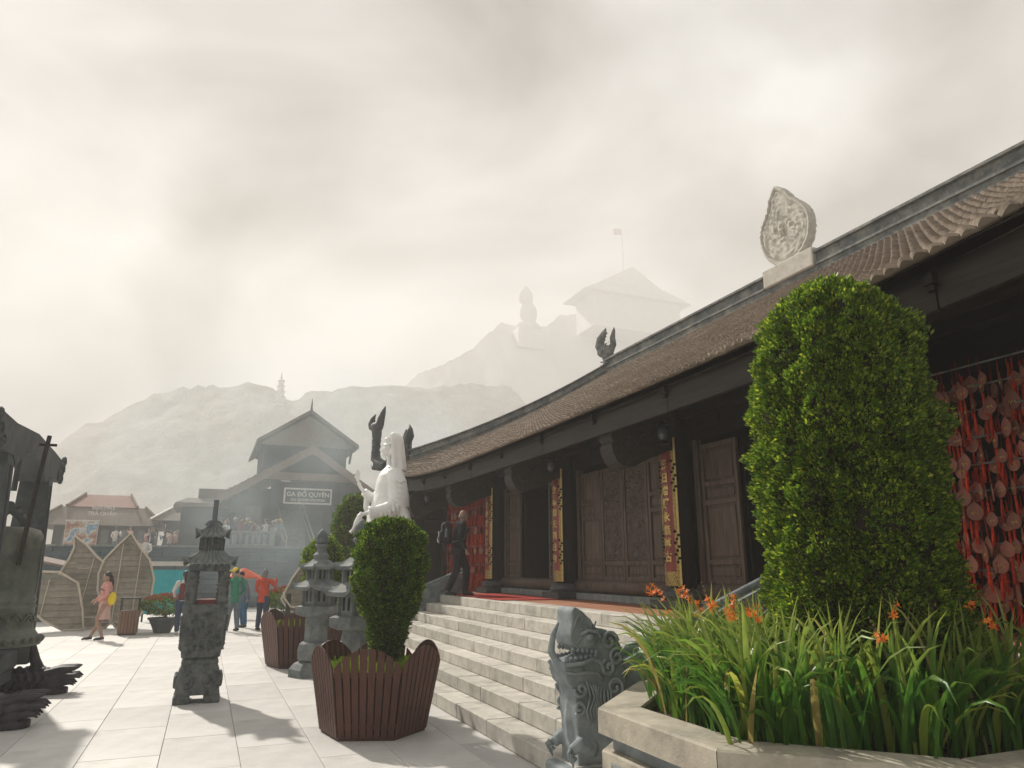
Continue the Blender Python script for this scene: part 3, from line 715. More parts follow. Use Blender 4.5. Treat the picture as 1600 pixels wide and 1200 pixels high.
# ------------------------------------------------------------------ balustrades with dragons
def balustrade(yc, lab, near):
    t = thing('dragon_balustrade', (3.0, yc, 0), lab, 'balustrade', 'stone balustrades flanking the steps')
    P = [(.15, 0), (XE-3.0+.5, 0), (XE-3.0+.5, 1.66), (1.75, 1.43), (1.2, 1.22), (.75, 1.06), (.45, .95), (.15, .88)]
    m = MB(); m.prism(P, lambda u, v, w_: Vector((u, -.13+w_, v)), .26); m.build('balustrade_wall', M['blue_stone'], t, fix=True)
    top = [(.3, .93), (.75, 1.075), (1.2, 1.235), (1.75, 1.445), (XE-3.0+.5, 1.675)]
    q = MB(); q.tube([(u, 0, v) for u, v in top], .05, 8); q.build('top_rail', M['blue_stone'], t, smooth=True)
    for sd in (-1, 1):
        for k, (pu, pv, s_) in enumerate(((.9, .72, .17), (1.35, .93, .17), (1.8, 1.12, .17))):
            q = MB(); pts = [(pu+s_*(1-i/26)*cos(i*.42), sd*.135, pv+s_*(1-i/26)*sin(i*.42)) for i in range(24)]; q.tube(pts, .022, 6); q.build('cloud_carving', M['blue_stone'], t, smooth=True)
        q = MB(); q.tube([(.4, sd*.135, .3), (1.0, sd*.135, .62), (1.6, sd*.135, .85), (2.1, sd*.135, 1.0)], .03, 8); q.build('moulding', M['blue_stone'], t, smooth=True)
    # dragon facing down the steps (-X), jaws open, snout curling up
    d = MB(); OX = -.17
    O = [(.12, 0), (.12, .35), (.10, .62), (.09, .74), (.03, .80), (.0, .90), (.0, .955), (.10, .965), (.22, .99), (.235, 1.02), (.14, 1.055), (.075, 1.08), (.065, 1.15), (.085, 1.27), (.085, 1.36), (.115, 1.40), (.19, 1.36), (.27, 1.29), (.32, 1.22), (.40, 1.21), (.50, 1.16), (.56, 1.07), (.56, .95), (.60, .85), (.60, 0)]
    d.prism([(x+OX, z) for x, z in O], lambda u, v, w_: Vector((u, -.15+w_, v)), .30)
    d.cbox(-.20, .48, -.19, .19, 0, .16, .02)
    d.ell((.24+OX, 0, 1.13), (.17, .185, .13), 14, 10); d.ell((.14+OX, 0, .88), (.14, .175, .075), 14, 10); d.ell((.34+OX, 0, .5), (.26, .175, .42), 14, 10)
    d.tube([(.02+OX, 0, .93), (-.045+OX, 0, 1.03), (-.02+OX, 0, 1.17), (.035+OX, 0, 1.27)], [.035, .035, .028, .012], 8)
    for sd in (-1, 1):
        d.ell((.42+OX, sd*.15, .26), (.24, .085, .10), 12, 8); d.tube([(.25+OX, sd*.17, .28), (.12+OX, sd*.18, .33), (.05+OX, sd*.16, .28)], [.07, .06, .045], 8)
    dr = fused(d, 'dragon', M['blue_stone'], .0125, 3, t, (0, 0, 0))
    def bit(pts, rad, nm, n=6): q = MB(); q.tube([(x+OX, sd*y, z) for x, y, z in pts], rad, n); q.build(nm, M['blue_stone'], dr, smooth=True)
    for sd in (-1, 1):
        for k in range(7):
            q = MB(); q.ell((.04+.042*k+OX, sd*(.13+.006*k), .972+.004*k), (.021, .02, .022), 8, 6); q.build('tooth', M['blue_stone'], dr, smooth=True)
        for k in range(6):
            q = MB(); q.ell((.10+.04*k+OX, sd*(.135+.006*k), 1.052-.005*k), (.019, .02, .022), 8, 6); q.build('tooth', M['blue_stone'], dr, smooth=True)
        bit([(-.01, .11, .935), (.06, .165, .935), (.16, .185, .945), (.25, .185, .975), (.33, .18, .95), (.38, .17, .88)], .018, 'lip')
        bit([(.0, .12, .88), (.08, .17, .865), (.2, .18, .87), (.31, .175, .86), (.36, .17, .80)], .013, 'lip')
        q = MB(); q.ell((.24+OX, sd*.175, 1.15), (.04, .03, .035), 12, 8); q.build('eye', M['blue_stone'], dr, smooth=True)
        bit([(.15, .165, 1.17), (.22, .19, 1.205), (.31, .185, 1.19), (.35, .175, 1.14)], .016, 'brow')
        bit([(.10, .15, 1.22), (.13, .155, 1.30), (.16, .15, 1.33), (.19, .15, 1.29), (.17, .15, 1.26)], .012, 'nostril')
        for k in range(4): bit([(.12+.05*k, .158, 1.10+.03*k), (.17+.045*k, .162, 1.15+.04*k), (.16+.05*k, .155, 1.23+.015*k)], .009, 'wrinkle', 5)
        for k, (cx, cz, r0) in enumerate(((.43, 1.11, .085), (.50, .98, .08), (.42, .90, .075), (.15, .74, .065), (.13, .60, .06), (.47, .74, .09))):
            bit([(cx+r0*(1-i/18)*cos(i*.55+k), .168, cz+r0*(1-i/18)*sin(i*.55+k)) for i in range(16)], .017, 'curl')
            bit([(cx+r0*.55*(1-i/18)*cos(i*.55+k+2), .168, cz+r0*.55*(1-i/18)*sin(i*.55+k+2)) for i in range(12)], .011, 'curl', 5)
        for k in range(9): bit([(.20+.028*k, .170, .80-.01*k), (.23+.022*k+.02*sin(k), .178, .68), (.19+.03*k, .176, .57), (.23+.024*k, .168, .46+.02*(k % 3))], [.011, .013, .011, .004], 'whisker', 5)
        for k in range(5): bit([(-.0+.01*k, .186, .04+.025*k), (.15, .196, .06+.028*k+.015*sin(k)), (.32, .196, .045+.025*k), (.5, .19, .06+.026*k), (.62, .186, .05+.02*k)], .008, 'wave', 5)
        for k in range(3): bit([(.03+.02*k, .19, .30-.03*k), (.0+.02*k, .20, .27-.03*k), (.01+.02*k, .19, .23-.03*k)], [.018, .016, .005], 'claw', 5)
    return t
balustrade(5.80, 'grey stone dragon balustrade at the near right edge of the steps', True)
balustrade(15.55, 'grey stone balustrade at the far left side of the steps', False)
# ================================================================== walled flower bed in front of the hall
GC = Vector((4.08, 3.98)); AP = 1.52; GZ = .80
def octo(ap, z, xmax=XE-.012):
    """octagon clipped by the platform face"""
    P = [Vector((GC.x+ap/cos(pi/8)*cos(pi/8+k*pi/4), GC.y+ap/cos(pi/8)*sin(pi/8+k*pi/4))) for k in range(8)]
    out = []
    for i in range(8):
        a, b = P[i], P[(i+1) % 8]
        if a.x <= xmax: out.append((a.x, a.y))
        if (a.x-xmax)*(b.x-xmax) < 0:
            f = (xmax-a.x)/(b.x-a.x); out.append((xmax, a.y+f*(b.y-a.y)))
    return out
bed_t = thing('flower_bed_wall', (GC.x, GC.y, 0), 'low pale stone wall of the octagonal flower bed in front of the hall', 'planter')
def ring_stones(ap0, ap1, z0, z1, name, m, b=.008, split=True):
    # one stone per side, mitred
    for k in range(8):
        a0 = (k-.5)*pi/4; a1 = (k+.5)*pi/4
        def P(ap, a): r = ap/cos(pi/8); return Vector((r*cos(a), r*sin(a), 0))
        quad = [P(ap1, a0), P(ap1, a1), P(ap0, a1), P(ap0, a0)]
        if min(q.x for q in quad) > XE-GC.x-.05: continue
        q2 = [Vector((min(q.x, XE-GC.x-.014), q.y, 0)) for q in quad]
        g_ = .003; t_ = (q2[1]-q2[0]).normalized()
        q2[0] += t_*g_; q2[1] -= t_*g_; q2[2] -= t_*g_; q2[3] += t_*g_
        mm = MB(); n_in = Vector((-cos(k*pi/4), -sin(k*pi/4), 0))
        lo = [p+Vector((0,0,z0)) for p in q2]; hi = [p+Vector((0,0,z1)) for p in q2]
        hi_in = [hi[0]+n_in*b, hi[1]+n_in*b, hi[2]-n_in*b, hi[3]-n_in*b]; hib = [p-Vector((0,0,b)) for p in hi]
        mm.add(lo+hib+hi_in, [(3,2,1,0), (0,1,5,4), (1,2,6,5), (2,3,7,6), (3,0,4,7), (4,5,9,8), (5,6,10,9), (6,7,11,10), (7,4,8,11), (8,9,10,11)])
        mm.build(name, m, bed_t, fix=True)
ring_stones(1.24, 1.52, GZ-.16, GZ, 'coping_stone', M['planter_stone'], .012)
ring_stones(1.26, 1.43, GZ-.26, GZ-.162, 'band_stone', M['blue_stone'])
ring_stones(1.24, 1.50, .12, GZ-.262, 'wall_stone', M['planter_stone'], .01)
ring_stones(1.24, 1.56, .0, .118, 'plinth_stone', M['planter_stone'], .01)
for k in (3, 4, 5, 6):
    a = k*pi/4; t_ = Vector((-sin(a), cos(a), 0)); n_ = Vector((cos(a), sin(a), 0))
    Mx = Matrix((t_, n_, Vector((0,0,1)))).transposed().to_4x4(); Mx.translation = n_*1.5
    m = MB()
    for (u0, u1, z0, z1) in ((-.5, .5, .47, .485), (-.5, .5, .18, .195), (-.5, -.485, .196, .469), (.485, .5, .196, .469)): m.box(u0, u1, .0005, .006, z0, z1, Mx)
    m.build('panel_moulding', M['blue_stone'], bed_t)
P = octo(1.24, GZ); m = MB(); m.prism([(x-GC.x, y-GC.y) for x, y in P], lambda u, v, w_: Vector((u, v, w_)), GZ-.07)
m.build('soil', M['soil'], bed_t, fix=True)

# ------------------------------------------------------------------ clipped conifers
def sprig_cloud(fn, n, size, rr, leaves=7, up=.5):
    """n sprigs; fn(rr)-> (pos, normal)"""
    vs = np.zeros((n*leaves*4, 3), np.float32); k = 0
    for _ in range(n):
        p, nm = fn(rr)
        for l in range(leaves):
            d = Vector((rr.gauss(0, .42), rr.gauss(0, .42), rr.gauss(0, .42))) + nm*1.0 + Vector((0, 0, up)); d.normalize()
            s_ = d.cross(Vector((rr.gauss(0, 1), rr.gauss(0, 1), rr.gauss(0, 1)))).normalized()
            ln = size*rr.uniform(.7, 1.35); w_ = ln*.26; o = p + Vector((rr.gauss(0, 1), rr.gauss(0, 1), rr.gauss(0, 1)))*size*.35
            vs[k] = o; vs[k+1] = o+d*ln*.55+s_*w_; vs[k+2] = o+d*ln; vs[k+3] = o+d*ln*.55-s_*w_; k += 4
    return vs
def cloud_mesh(name, vs, m):
    me = bpy.data.meshes.new(name); nq = len(vs)//4
    me.vertices.add(len(vs)); me.vertices.foreach_set('co', vs.ravel())
    me.loops.add(nq*4); me.loops.foreach_set('vertex_index', np.arange(nq*4, dtype=np.int32))
    me.polygons.add(nq); me.polygons.foreach_set('loop_start', np.arange(0, nq*4, 4, dtype=np.int32))
    me.materials.append(m); me.update(calc_edges=True); return me
def conifer(name, loc, prof, n, size, seed, label, group=None, leaves=7, lump=.09, lf='conifer_leaf', lumpf=1.6, trunk=(.04, .3)):
    """prof: list of (z, r)"""
    zs = [p[0] for p in prof]; rsx = [p[1] for p in prof]; z0, z1 = zs[0], zs[-1]
    off = Vector((seed*3.7, seed*1.3, 0))
    def rad(z, th):
        r = float(np.interp(z, zs, rsx)); q = Vector((cos(th)*lumpf, sin(th)*lumpf, z*lumpf*.8))+off
        a = noise.noise(q); b = noise.noise(q*2.7); c = noise.noise(q*6); q3 = Vector((cos(th)*r*7.5, sin(th)*r*7.5, z*6.0))+off; c2 = noise.noise(q3); c4 = noise.noise(q3*2.3)
        return r*(1+lump*2.0*a + lump*1.4*b + lump*.6*c) + .125*max(-.5, c2)*min(1, r/.40) + .03*c4*min(1, r/.3)
    def fn(rr):
        while True:
            z = rr.uniform(z0, z1); r = float(np.interp(z, zs, rsx))
            if rr.random() < (r+.06)/(max(rsx)+.06): break
        th = rr.uniform(0, 2*pi); R = rad(z, th); e = .03
        dr = (float(np.interp(z+e, zs, rsx))-float(np.interp(z-e, zs, rsx)))/(2*e)
        nm = Vector((cos(th), sin(th), -dr*.9)).normalized()
        dep = abs(rr.gauss(0, 1))*.028*max(1, max(rsx)/.5)
        return Vector((cos(th)*(R-dep), sin(th)*(R-dep), z)), nm
    rr = random.Random(seed)
    t = thing(name, loc, label, 'bush', group)
    link('foliage', cloud_mesh('foliage', sprig_cloud(fn, n, size, rr, leaves), M[lf]), t)
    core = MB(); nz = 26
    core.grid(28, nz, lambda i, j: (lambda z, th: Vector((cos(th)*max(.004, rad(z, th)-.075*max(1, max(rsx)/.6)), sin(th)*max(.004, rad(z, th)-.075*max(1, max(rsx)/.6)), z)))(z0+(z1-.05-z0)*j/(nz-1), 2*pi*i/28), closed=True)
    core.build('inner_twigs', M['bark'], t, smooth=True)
    tr = MB(); tr.tube([(0, 0, -.1), (0.01, 0, (z0+.2)/2), (0, 0, z0+.4)], [trunk[0]*1.3, trunk[0], trunk[0]*.8], 8); tr.build('trunk', M['bark'], t)
    return t
conifer('conifer_bush', (4.13, 3.72, GZ-.07), [(.05, .53), (.4, .56), (.9, .575), (1.5, .575), (2.0, .57), (2.4, .535), (2.7, .46), (2.92, .33), (3.06, .14)], 26000, .030, 4,
        'huge dense evergreen bush rising from the flower bed to the eave', leaves=7, lump=.085, trunk=(.08, .3), lumpf=2.0)

# ------------------------------------------------------------------ crocosmia plants
def blade(rr, L_, w_, lean, az, curl, base=(0, 0, 0)):
    n = 7; vs = []; d = Vector((cos(az), sin(az), 0)); sd = Vector((-sin(az), cos(az), 0)); tw = rr.uniform(-.9, .9)
    p = Vector(base); ang = lean*.35
    for i in range(n+1):
        f = i/n; wd = w_*(.55+.9*f if f < .35 else .865*(1-((f-.35)/.65)**1.8)+.004)
        t_ = d*sin(ang)+Vector((0, 0, cos(ang))); s2 = (sd*cos(tw*f+tw*.4)+t_.cross(sd)*sin(tw*f+tw*.4))
        up_ = t_.cross(s2).normalized()*wd*.22
        vs += [p - s2*wd*.5, p + up_, p + s2*wd*.5]
        p = p + t_*(L_/n); ang += lean*.5/n*2 + curl*f*f*3.2/n
    f = []
    for i in range(n): a = i*3; f += [(a, a+1, a+4, a+3), (a+1, a+2, a+5, a+4)]
    return vs, f
fl_me = None
def flower_mesh():
    m = MB(); 
    for k in range(6):
        a = k*pi/3; d = Vector((cos(a), sin(a), .35)); s_ = Vector((-sin(a), cos(a), 0))
        m.add([Vector((0,0,0)), d*.018+s_*.007, d*.036+Vector((0,0,.002)), d*.018-s_*.007], [(0,1,2,3)])
    m.tube([(0, 0, .002), (0, 0, -.026)], [.005, .002], 5); return m.mesh('flower', M['petal_orange'])
FLM = flower_mesh()
M['stem_green'] = mat('stem_green', (.09, .14, .03), (.05, .09, .02), 10, .6)
M['bud_brown'] = mat('bud_brown', (.12, .10, .04), (.10, .05, .02), 10, .6)
rc = random.Random(99)
poly = octo(1.20, 0, XE-.1)
def inside(x, y, P):
    c = False; n = len(P)
    for i in range(n):
        x1, y1 = P[i]; x2, y2 = P[(i+1) % n]
        if (y1 > y) != (y2 > y) and x < (x2-x1)*(y-y1)/(y2-y1)+x1: c = not c
    return c
spots = []
tries = 0
while len(spots) < 46 and tries < 9000:
    tries += 1; x = rc.uniform(2.8, 4.75); y = rc.uniform(2.4, 5.3)
    if not inside(x, y, poly): continue
    if (Vector((x, y))-Vector((4.13, 3.72))).length < .45: continue
    if x*cos(YAW)-y*sin(YAW) < 0: continue
    if min([9]+[(Vector((x, y))-s_).length for s_ in spots]) < .185: continue
    spots.append(Vector((x, y)))
for i, s_ in enumerate(spots):
    dist = s_.length; edge = (s_-GC).length > .95
    front = s_.length < (Vector((4.13, 3.72))).length+.0
    wh = 'at the rim of the bed' if edge else 'in the bed beside the tall bush'
    t = thing('crocosmia_plant', (s_.x, s_.y, GZ-.08), 'clump of long green sword leaves with orange flowers '+wh, 'plant', 'crocosmia clumps '+wh)
    nb = 36; nbig = 9
    st_ = MB()
    for k in range(nb):
        az = rc.uniform(0, 2*pi); out = (s_-GC).normalized(); 
        if rc.random() < .3: az = math.atan2(out.y, out.x)+rc.gauss(0, .7)
        L_ = rc.uniform(.45, .92); w_ = rc.uniform(.026, .054); lean = abs(rc.gauss(.30, .34)); curl = rc.choice((0, .2, .5, .9, 1.5, 2.3, 2.8))
        if edge and rc.random() < .45: az = math.atan2(out.y, out.x)+rc.gauss(0, .6); lean = rc.uniform(.35, .95); curl = rc.uniform(.8, 3.0)
        vs, f = blade(rc, L_, w_, lean, az, curl, (rc.gauss(0, .075), rc.gauss(0, .075), 0))
        if k < nbig:
            q = MB(); q.add(vs, f); q.build('leaf', M['blade_leaf'], t, smooth=True)
        else: st_.add(vs, f)
    tag(st_.build('leaves', M['blade_leaf'], t, smooth=True), kind='stuff')
    nst = rc.choice((0, 1, 1)) if edge else rc.choice((0, 1))
    for k in range(nst):
        az = rc.uniform(0, 2*pi) if rc.random() < .4 else 2.3+rc.gauss(0, .6); h = rc.uniform(.75, .95); q = MB(); pts = []
        for j in range(7):
            f = j/6; pts.append((cos(az)*(.16*f+.22*f**3), sin(az)*(.16*f+.22*f**3), h*(f-.10*f**3)))
        q.tube(pts, [.0035*(1-.5*j/6) for j in range(7)], 5)
        sk = q.build('flower_stalk', M['stem_green'], t)
        tip = Vector(pts[-1]); d = (Vector(pts[-1])-Vector(pts[-2])).normalized()
        for j in range(rc.randint(3, 6)):
            o = link('flower', FLM, sk, tip + d*(j*.018-.07)+Vector((rc.gauss(0, .012), rc.gauss(0, .012), rc.gauss(0, .01))), (rc.uniform(-1, 1), rc.uniform(-1, 1), rc.uniform(0, 6))); s__ = rc.uniform(.65, 1.05); o.scale = (s__,)*3
        bd = MB()
        for j in range(7): pp = tip+d*(.02+.017*j); bd.ell(pp+Vector((0, 0, .004*(-1)**j)), (.004, .004, .007), 5, 4)
        tag(bd.build('buds', M['bud_brown'], sk), kind='stuff')
# ================================================================== plaza furniture
def arc_h(f, lo, hi): return lo+(hi-lo)*sin(pi*f)**.75
def picket_planter(loc, rz, label, s=1.0):
    t = thing('picket_planter', loc, label, 'planter', 'wooden picket planters', rz=rz); t.scale = (s, s, s)
    rb, rt_ = .60, .80; hb0, lo, hi = .03, .74, .965
    base = MB(); base.lathe([(.60, 0), (.60, .05)], 6, rot=pi/6); base.build('base', M['planter_wood'], t)
    ns = 8; th = .016
    for k in range(6):
        a = k*pi/3
        def pt(u, z, w_):           # u -.5..50 along side
            f = z/1.0; R = (rb+(rt_-rb)*f)*cos(pi/6); half = (rb+(rt_-rb)*f)*sin(pi/6)
            return Vector(((R+w_)*cos(a) - u*2*half*sin(a), (R+w_)*sin(a) + u*2*half*cos(a), z))
        for i in range(ns):
            u0 = -.5+(i+.09)/ns; u1 = -.5+(i+.91)/ns; f0 = (i+.09)/ns; f1 = (i+.91)/ns
            za, zb_, zm = arc_h(f0, lo, hi), arc_h(f1, lo, hi), arc_h((f0+f1)/2, lo, hi)
            m = MB(); vs = []
            for w_ in (0, th): vs += [pt(u0, hb0, w_), pt(u1, hb0, w_), pt(u1, zb_, w_), pt((u0+u1)/2, zm, w_), pt(u0, za, w_)]
            m.add(vs, [(0,1,2,3,4), (9,8,7,6,5), (0,5,6,1), (1,6,7,2), (2,7,8,3), (3,8,9,4), (4,9,5,0)])
            m.build('slat', M['planter_wood'], t, fix=True)
        for z in (.12, .66):
            m = MB(); vs = [pt(-.49, z, -.02), pt(.49, z, -.02), pt(.49, z+.05, -.02), pt(-.49, z+.05, -.02), pt(-.49, z, -.002), pt(.49, z, -.002), pt(.49, z+.05, -.002), pt(-.49, z+.05, -.002)]
            m.add(vs, [(0,1,2,3), (4,5,6,7), (0,1,5,4), (2,3,7,6), (1,2,6,5), (0,3,7,4)]); m.build('rail', M['planter_wood'], t, fix=True)
    m = MB(); m.lathe([(.57, .05), (.66, .68)], 6, rot=pi/6); m.build('liner', M['dark_wood'], t)
    rr2 = random.Random(4); R = .69
    m = MB(); 
    m.grid(31, 31, lambda i, j: Vector(((i/15-1)*.62, (j/15-1)*.62, .705+.05*noise.noise(Vector((i*.4, j*.4, 2))) - .0*i)) if ((i/15-1)**2+(j/15-1)**2) < .95 else Vector((.60*(i/15-1)/sqrt((i/15-1)**2+(j/15-1)**2), .60*(j/15-1)/sqrt((i/15-1)**2+(j/15-1)**2), .68)))
    o = m.build('moss', M['moss'], t, smooth=True)
    def fn(rr): 
        a = rr.uniform(0, 2*pi); q = sqrt(rr.random())*.6; return Vector((q*cos(a), q*sin(a), .715)), Vector((0, 0, 1))
    link('moss_tufts', cloud_mesh('moss_tufts', sprig_cloud(fn, 900, .04, rr2, 4, .9), M['moss']), o)
    return t
PL1 = Vector((1.86, 8.38, 0))
picket_planter(PL1, radians(10), 'brown slatted wooden planter with scalloped rim in front of the steps', .94)
conifer('conifer_bush', PL1+Vector((.12, 0, .70)), [(.0, .10), (.15, .16), (.5, .26), (.9, .37), (1.15, .41), (1.35, .375), (1.5, .27), (1.57, .12)], 8500, .032, 12,
        'egg shaped clipped bush growing in the foreground wooden planter', leaves=6, lump=.075, lumpf=2.6, trunk=(.03, .3), lf='conifer_dark')
PL2 = Vector((1.78, 14.3, 0))
p2 = picket_planter(PL2, radians(18), 'brown slatted wooden planter behind the front stone lantern', 1.0)
conifer('conifer_bush', PL2+Vector((.30, 0, .70)), [(.0, .12), (.15, .2), (.5, .30), (.95, .37), (1.2, .37), (1.4, .31), (1.52, .2), (1.6, .1)], 4200, .034, 15,
        'round topped bush in the planter behind the stone lantern', leaves=5, lump=.06, lumpf=2.6, lf='conifer_leaf')
conifer('conifer_bush', Vector((3.5, 19.3, 0)), [(.1, .40), (.6, .48), (1.5, .52), (2.5, .50), (3.1, .42), (3.45, .30), (3.62, .12)], 5200, .05, 18,
        'tall dark evergreen bush behind the white statue', leaves=5, lump=.08, lf='conifer_dark')

# ------------------------------------------------------------------ curved little stone roofs
def curl_roof(mb, n, ro, ri, z0, z1, curl, thick=.06, seg=8, rows=7, ribs=0, rot=0, c=(0, 0)):
    def P(s_, j, dz):
        k = (s_//seg) % n; f = (s_ % seg)/seg; a0 = rot+2*pi*k/n; a1 = rot+2*pi*(k+1)/n; q = j/(rows-1)
        r = ro+(ri-ro)*q; p = Vector((cos(a0), sin(a0), 0))*r*(1-f)+Vector((cos(a1), sin(a1), 0))*r*f
        e = abs(2*f-1)**4.5; p *= 1+.06*e*(1-q)
        z = z0+(z1-z0)*(q**1.6*.75+q*.25)+curl*e*(1-q)**2.2
        if ribs: z += .030*(1-q*.3)*abs(sin(pi*ribs*f))
        return Vector((p.x+c[0], p.y+c[1], z+dz))
    N_ = n*seg
    mb.grid(N_, rows, lambda i, j: P(i, j, 0), closed=True)
    mb.grid(N_, 2, lambda i, j: P(i, 0, -thick*j), closed=True)
    mb.grid(N_, rows, lambda i, j: P(i, j, -thick), closed=True)
def ngon(mb, n, prof, rot=0, c=(0, 0, 0)): mb.lathe(prof, n, c, rot=rot)
def lantern(loc, label, rz=0):
    t = thing('stone_lantern', loc, label, 'stone lantern', 'tall stone lanterns', rz=rz); G = M['grey_stone']
    m = MB(); ngon(m, 8, [(.36, 0), (.36, .12), (.30, .20), (.24, .22)]); m.build('plinth', G, t)
    m = MB(); m.lathe([(.20, .221), (.245, .26), (.255, .40), (.235, .50), (.2, .53)], 10); m.build('drum', G, t, smooth=False)
    m = MB(); ngon(m, 8, [(.17, .531), (.165, .93)]); m.build('shaft', G, t)
    m = MB(); ngon(m, 6, [(.22, .931), (.31, .97), (.33, .985), (.33, 1.09), (.28, 1.11)]); m.build('table', G, t)
    def chamber(r, z0, z1, nm):
        q = MB()
        for k in range(6):
            a0 = k*pi/3; a1 = a0+pi/3; A = Vector((cos(a0), sin(a0), 0))*r; B = Vector((cos(a1), sin(a1), 0))*r
            q.tube([A*.97+Vector((0,0,z0)), A*.97+Vector((0,0,z1))], .028, 6)
            nrm = ((A+B)/2).normalized(); tt = (B-A).normalized(); C = (A+B)/2; w2 = (B-A).length/2
            Mx = Matrix((tt, nrm, Vector((0,0,1)))).transposed().to_4x4(); Mx.translation = C
            h = z1-z0
            for (u0, u1, za, zb) in ((-w2, w2, 0, .22*h), (-w2, w2, .80*h, h), (-w2, -.52*w2, .22*h, .80*h), (-.16*w2, .16*w2, .22*h, .80*h), (.52*w2, w2, .22*h, .80*h)):
                q.box(u0, u1, -.04, -.005, z0+za, z0+zb, Mx)
        q.build(nm, G, t)
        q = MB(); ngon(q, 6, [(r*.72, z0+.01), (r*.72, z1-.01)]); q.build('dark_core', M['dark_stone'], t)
    chamber(.225, 1.111, 1.40, 'lower_chamber')
    m = MB(); curl_roof(m, 6, .40, .19, 1.41, 1.53, .07, .055); m.build('lower_roof', G, t, smooth=False)
    chamber(.185, 1.49, 1.73, 'upper_chamber')
    m = MB(); curl_roof(m, 6, .29, .10, 1.74, 1.88, .055, .05); m.build('upper_roof', G, t)
    m = MB(); m.lathe([(.11, 1.87), (.12, 1.93), (.075, 1.98), (.07, 2.04), (.10, 2.075), (.10, 2.10), (.075, 2.115)], 14); m.build('neck', G, t)
    m = MB(); m.lathe([(.07, 2.116), (.098, 2.16), (.10, 2.21), (.08, 2.28), (.045, 2.335), (.003, 2.375)], 14); m.build('finial', G, t, smooth=True)
    return t
ln = lantern((1.82, 12.85, 0), 'grey two roofed stone lantern standing in front of the far wooden planter', .1)
ln.scale = (1.14, 1.14, 1)
dup(ln, loc=(1.93, 9.95, 0), label='grey two roofed stone lantern half hidden behind the foreground bush')

# ------------------------------------------------------------------ incense tower
t = thing('incense_tower', (.06, 11.1, 0), 'tall dark carved stone incense tower with two tiled roofs on the plaza', 'incense burner')
t.scale = (.84, .84, 1)
G = M['censer_stone']
for sx in (-1, 1):
    for sy in (-1, 1):
        q = MB(); q.cbox(min(sx*.10, sx*.34), max(sx*.10, sx*.34), min(sy*.10, sy*.34), max(sy*.10, sy*.34), 0, .10, .015); q.build('foot', G, t)
def sq(mb, prof, rnd_=.0): mb.lathe([(r*sqrt(2), z) for r, z in prof], 4, rot=pi/4)
m = MB(); m.lathe([(.44, .101), (.45, .16), (.46, .28), (.43, .38), (.385, .44), (.37, .47)], 4, rot=pi/4); m.build('pedestal', G, t)
for k in range(4):
    a = k*pi/2
    for sg in (-1, 1):
        q = MB(); pts = []
        for i in range(18):
            r = .085*(1-i/22); u = sg*(.15)+r*cos(i*.6)*sg; z = .26+r*sin(i*.6); d = .33
            pts.append((cos(a)*d-sin(a)*u, sin(a)*d+cos(a)*u, z))
        q.tube(pts, .03, 6); q.build('cloud_scroll', G, t, smooth=True)
m = MB(); m.lathe([(.37, .471), (.39, .50), (.37, .53), (.34, .55)], 4, rot=pi/4); m.build('neck', G, t)
m = MB(); m.lathe([(.33, .551), (.40, .57), (.415, .63), (.43, .9), (.455, 1.10), (.465, 1.13)], 4, rot=pi/4); m.build('body', G, t)
for k in range(4):      # carved side panels with real relief
    a = k*pi/2
    def fn(i, j):
        u = (i/30-.5)*.40; z = .64+.46*j/40; d = .295+.028*(j/40)+.018 + .034*swirl(u*2.6+k, z*2.6, 1.6) if 0 < i < 30 and 0 < j < 40 else .285+.028*(j/40)
        return Vector((cos(a)*d-sin(a)*u, sin(a)*d+cos(a)*u, z))
    m = MB(); m.grid(31, 41, fn); m.build('carved_panel', G, t, smooth=True)
m = MB(); m.lathe([(.465, 1.131), (.48, 1.15), (.48, 1.22), (.455, 1.24)], 4, rot=pi/4); m.build('collar', G, t)
for sx in (-1, 1):
    for sy in (-1, 1):
        q = MB(); q.tube([(sx*.235, sy*.235, 1.241), (sx*.235, sy*.235, 1.30), (sx*.235, sy*.235, 1.62), (sx*.235, sy*.235, 1.67)], [.095, .088, .088, .1], 12)
        for j in range(5):
            q.tube([(sx*.235+.092*cos(i*.45+j), sy*.235+.092*sin(i*.45+j), 1.28+.07*j+.01*i*.5) for i in range(9)], .012, 5)
        q.build('pillar', G, t, smooth=True)
m = MB(); m.box(-.17, .17, -.17, .17, 1.241, 1.30); m.build('ash_tray', M['red_lacquer'], t)
m = MB(); m.lathe([(.42, 1.671), (.44, 1.69), (.44, 1.76), (.36, 1.77)], 4, rot=pi/4); m.build('architrave', G, t)
m = MB(); curl_roof(m, 4, .56, .27, 1.78, 1.94, .10, .04, seg=36, rows=8, ribs=9, rot=pi/4); m.build('lower_roof', M['grey_stone'], t)
m = MB(); m.lathe([(.235, 1.90), (.235, 2.13)], 4, rot=pi/4); m.build('upper_box', G, t)
for k in range(4):
    a = k*pi/2
    for u in (-.10, 0, .10):
        q = MB(); d = .168; q.tube([(cos(a)*d-sin(a)*u, sin(a)*d+cos(a)*u, 1.955), (cos(a)*d-sin(a)*u, sin(a)*d+cos(a)*u, 2.12)], .03, 8); q.build('baluster', G, t, smooth=True)
m = MB(); curl_roof(m, 4, .37, .05, 2.15, 2.34, .11, .035, seg=30, rows=8, ribs=6, rot=pi/4); m.build('upper_roof', M['grey_stone'], t)
m = MB(); m.tube([(-.13, 0, 2.30), (-.08, 0, 2.35), (0, 0, 2.365), (.08, 0, 2.35), (.13, 0, 2.30)], .02, 6); m.build('roof_crest', M['grey_stone'], t)
m = MB(); m.cbox(-.04, .04, -.03, .03, 2.35, 2.66, .006); m.build('chimney', M['glass'], t)

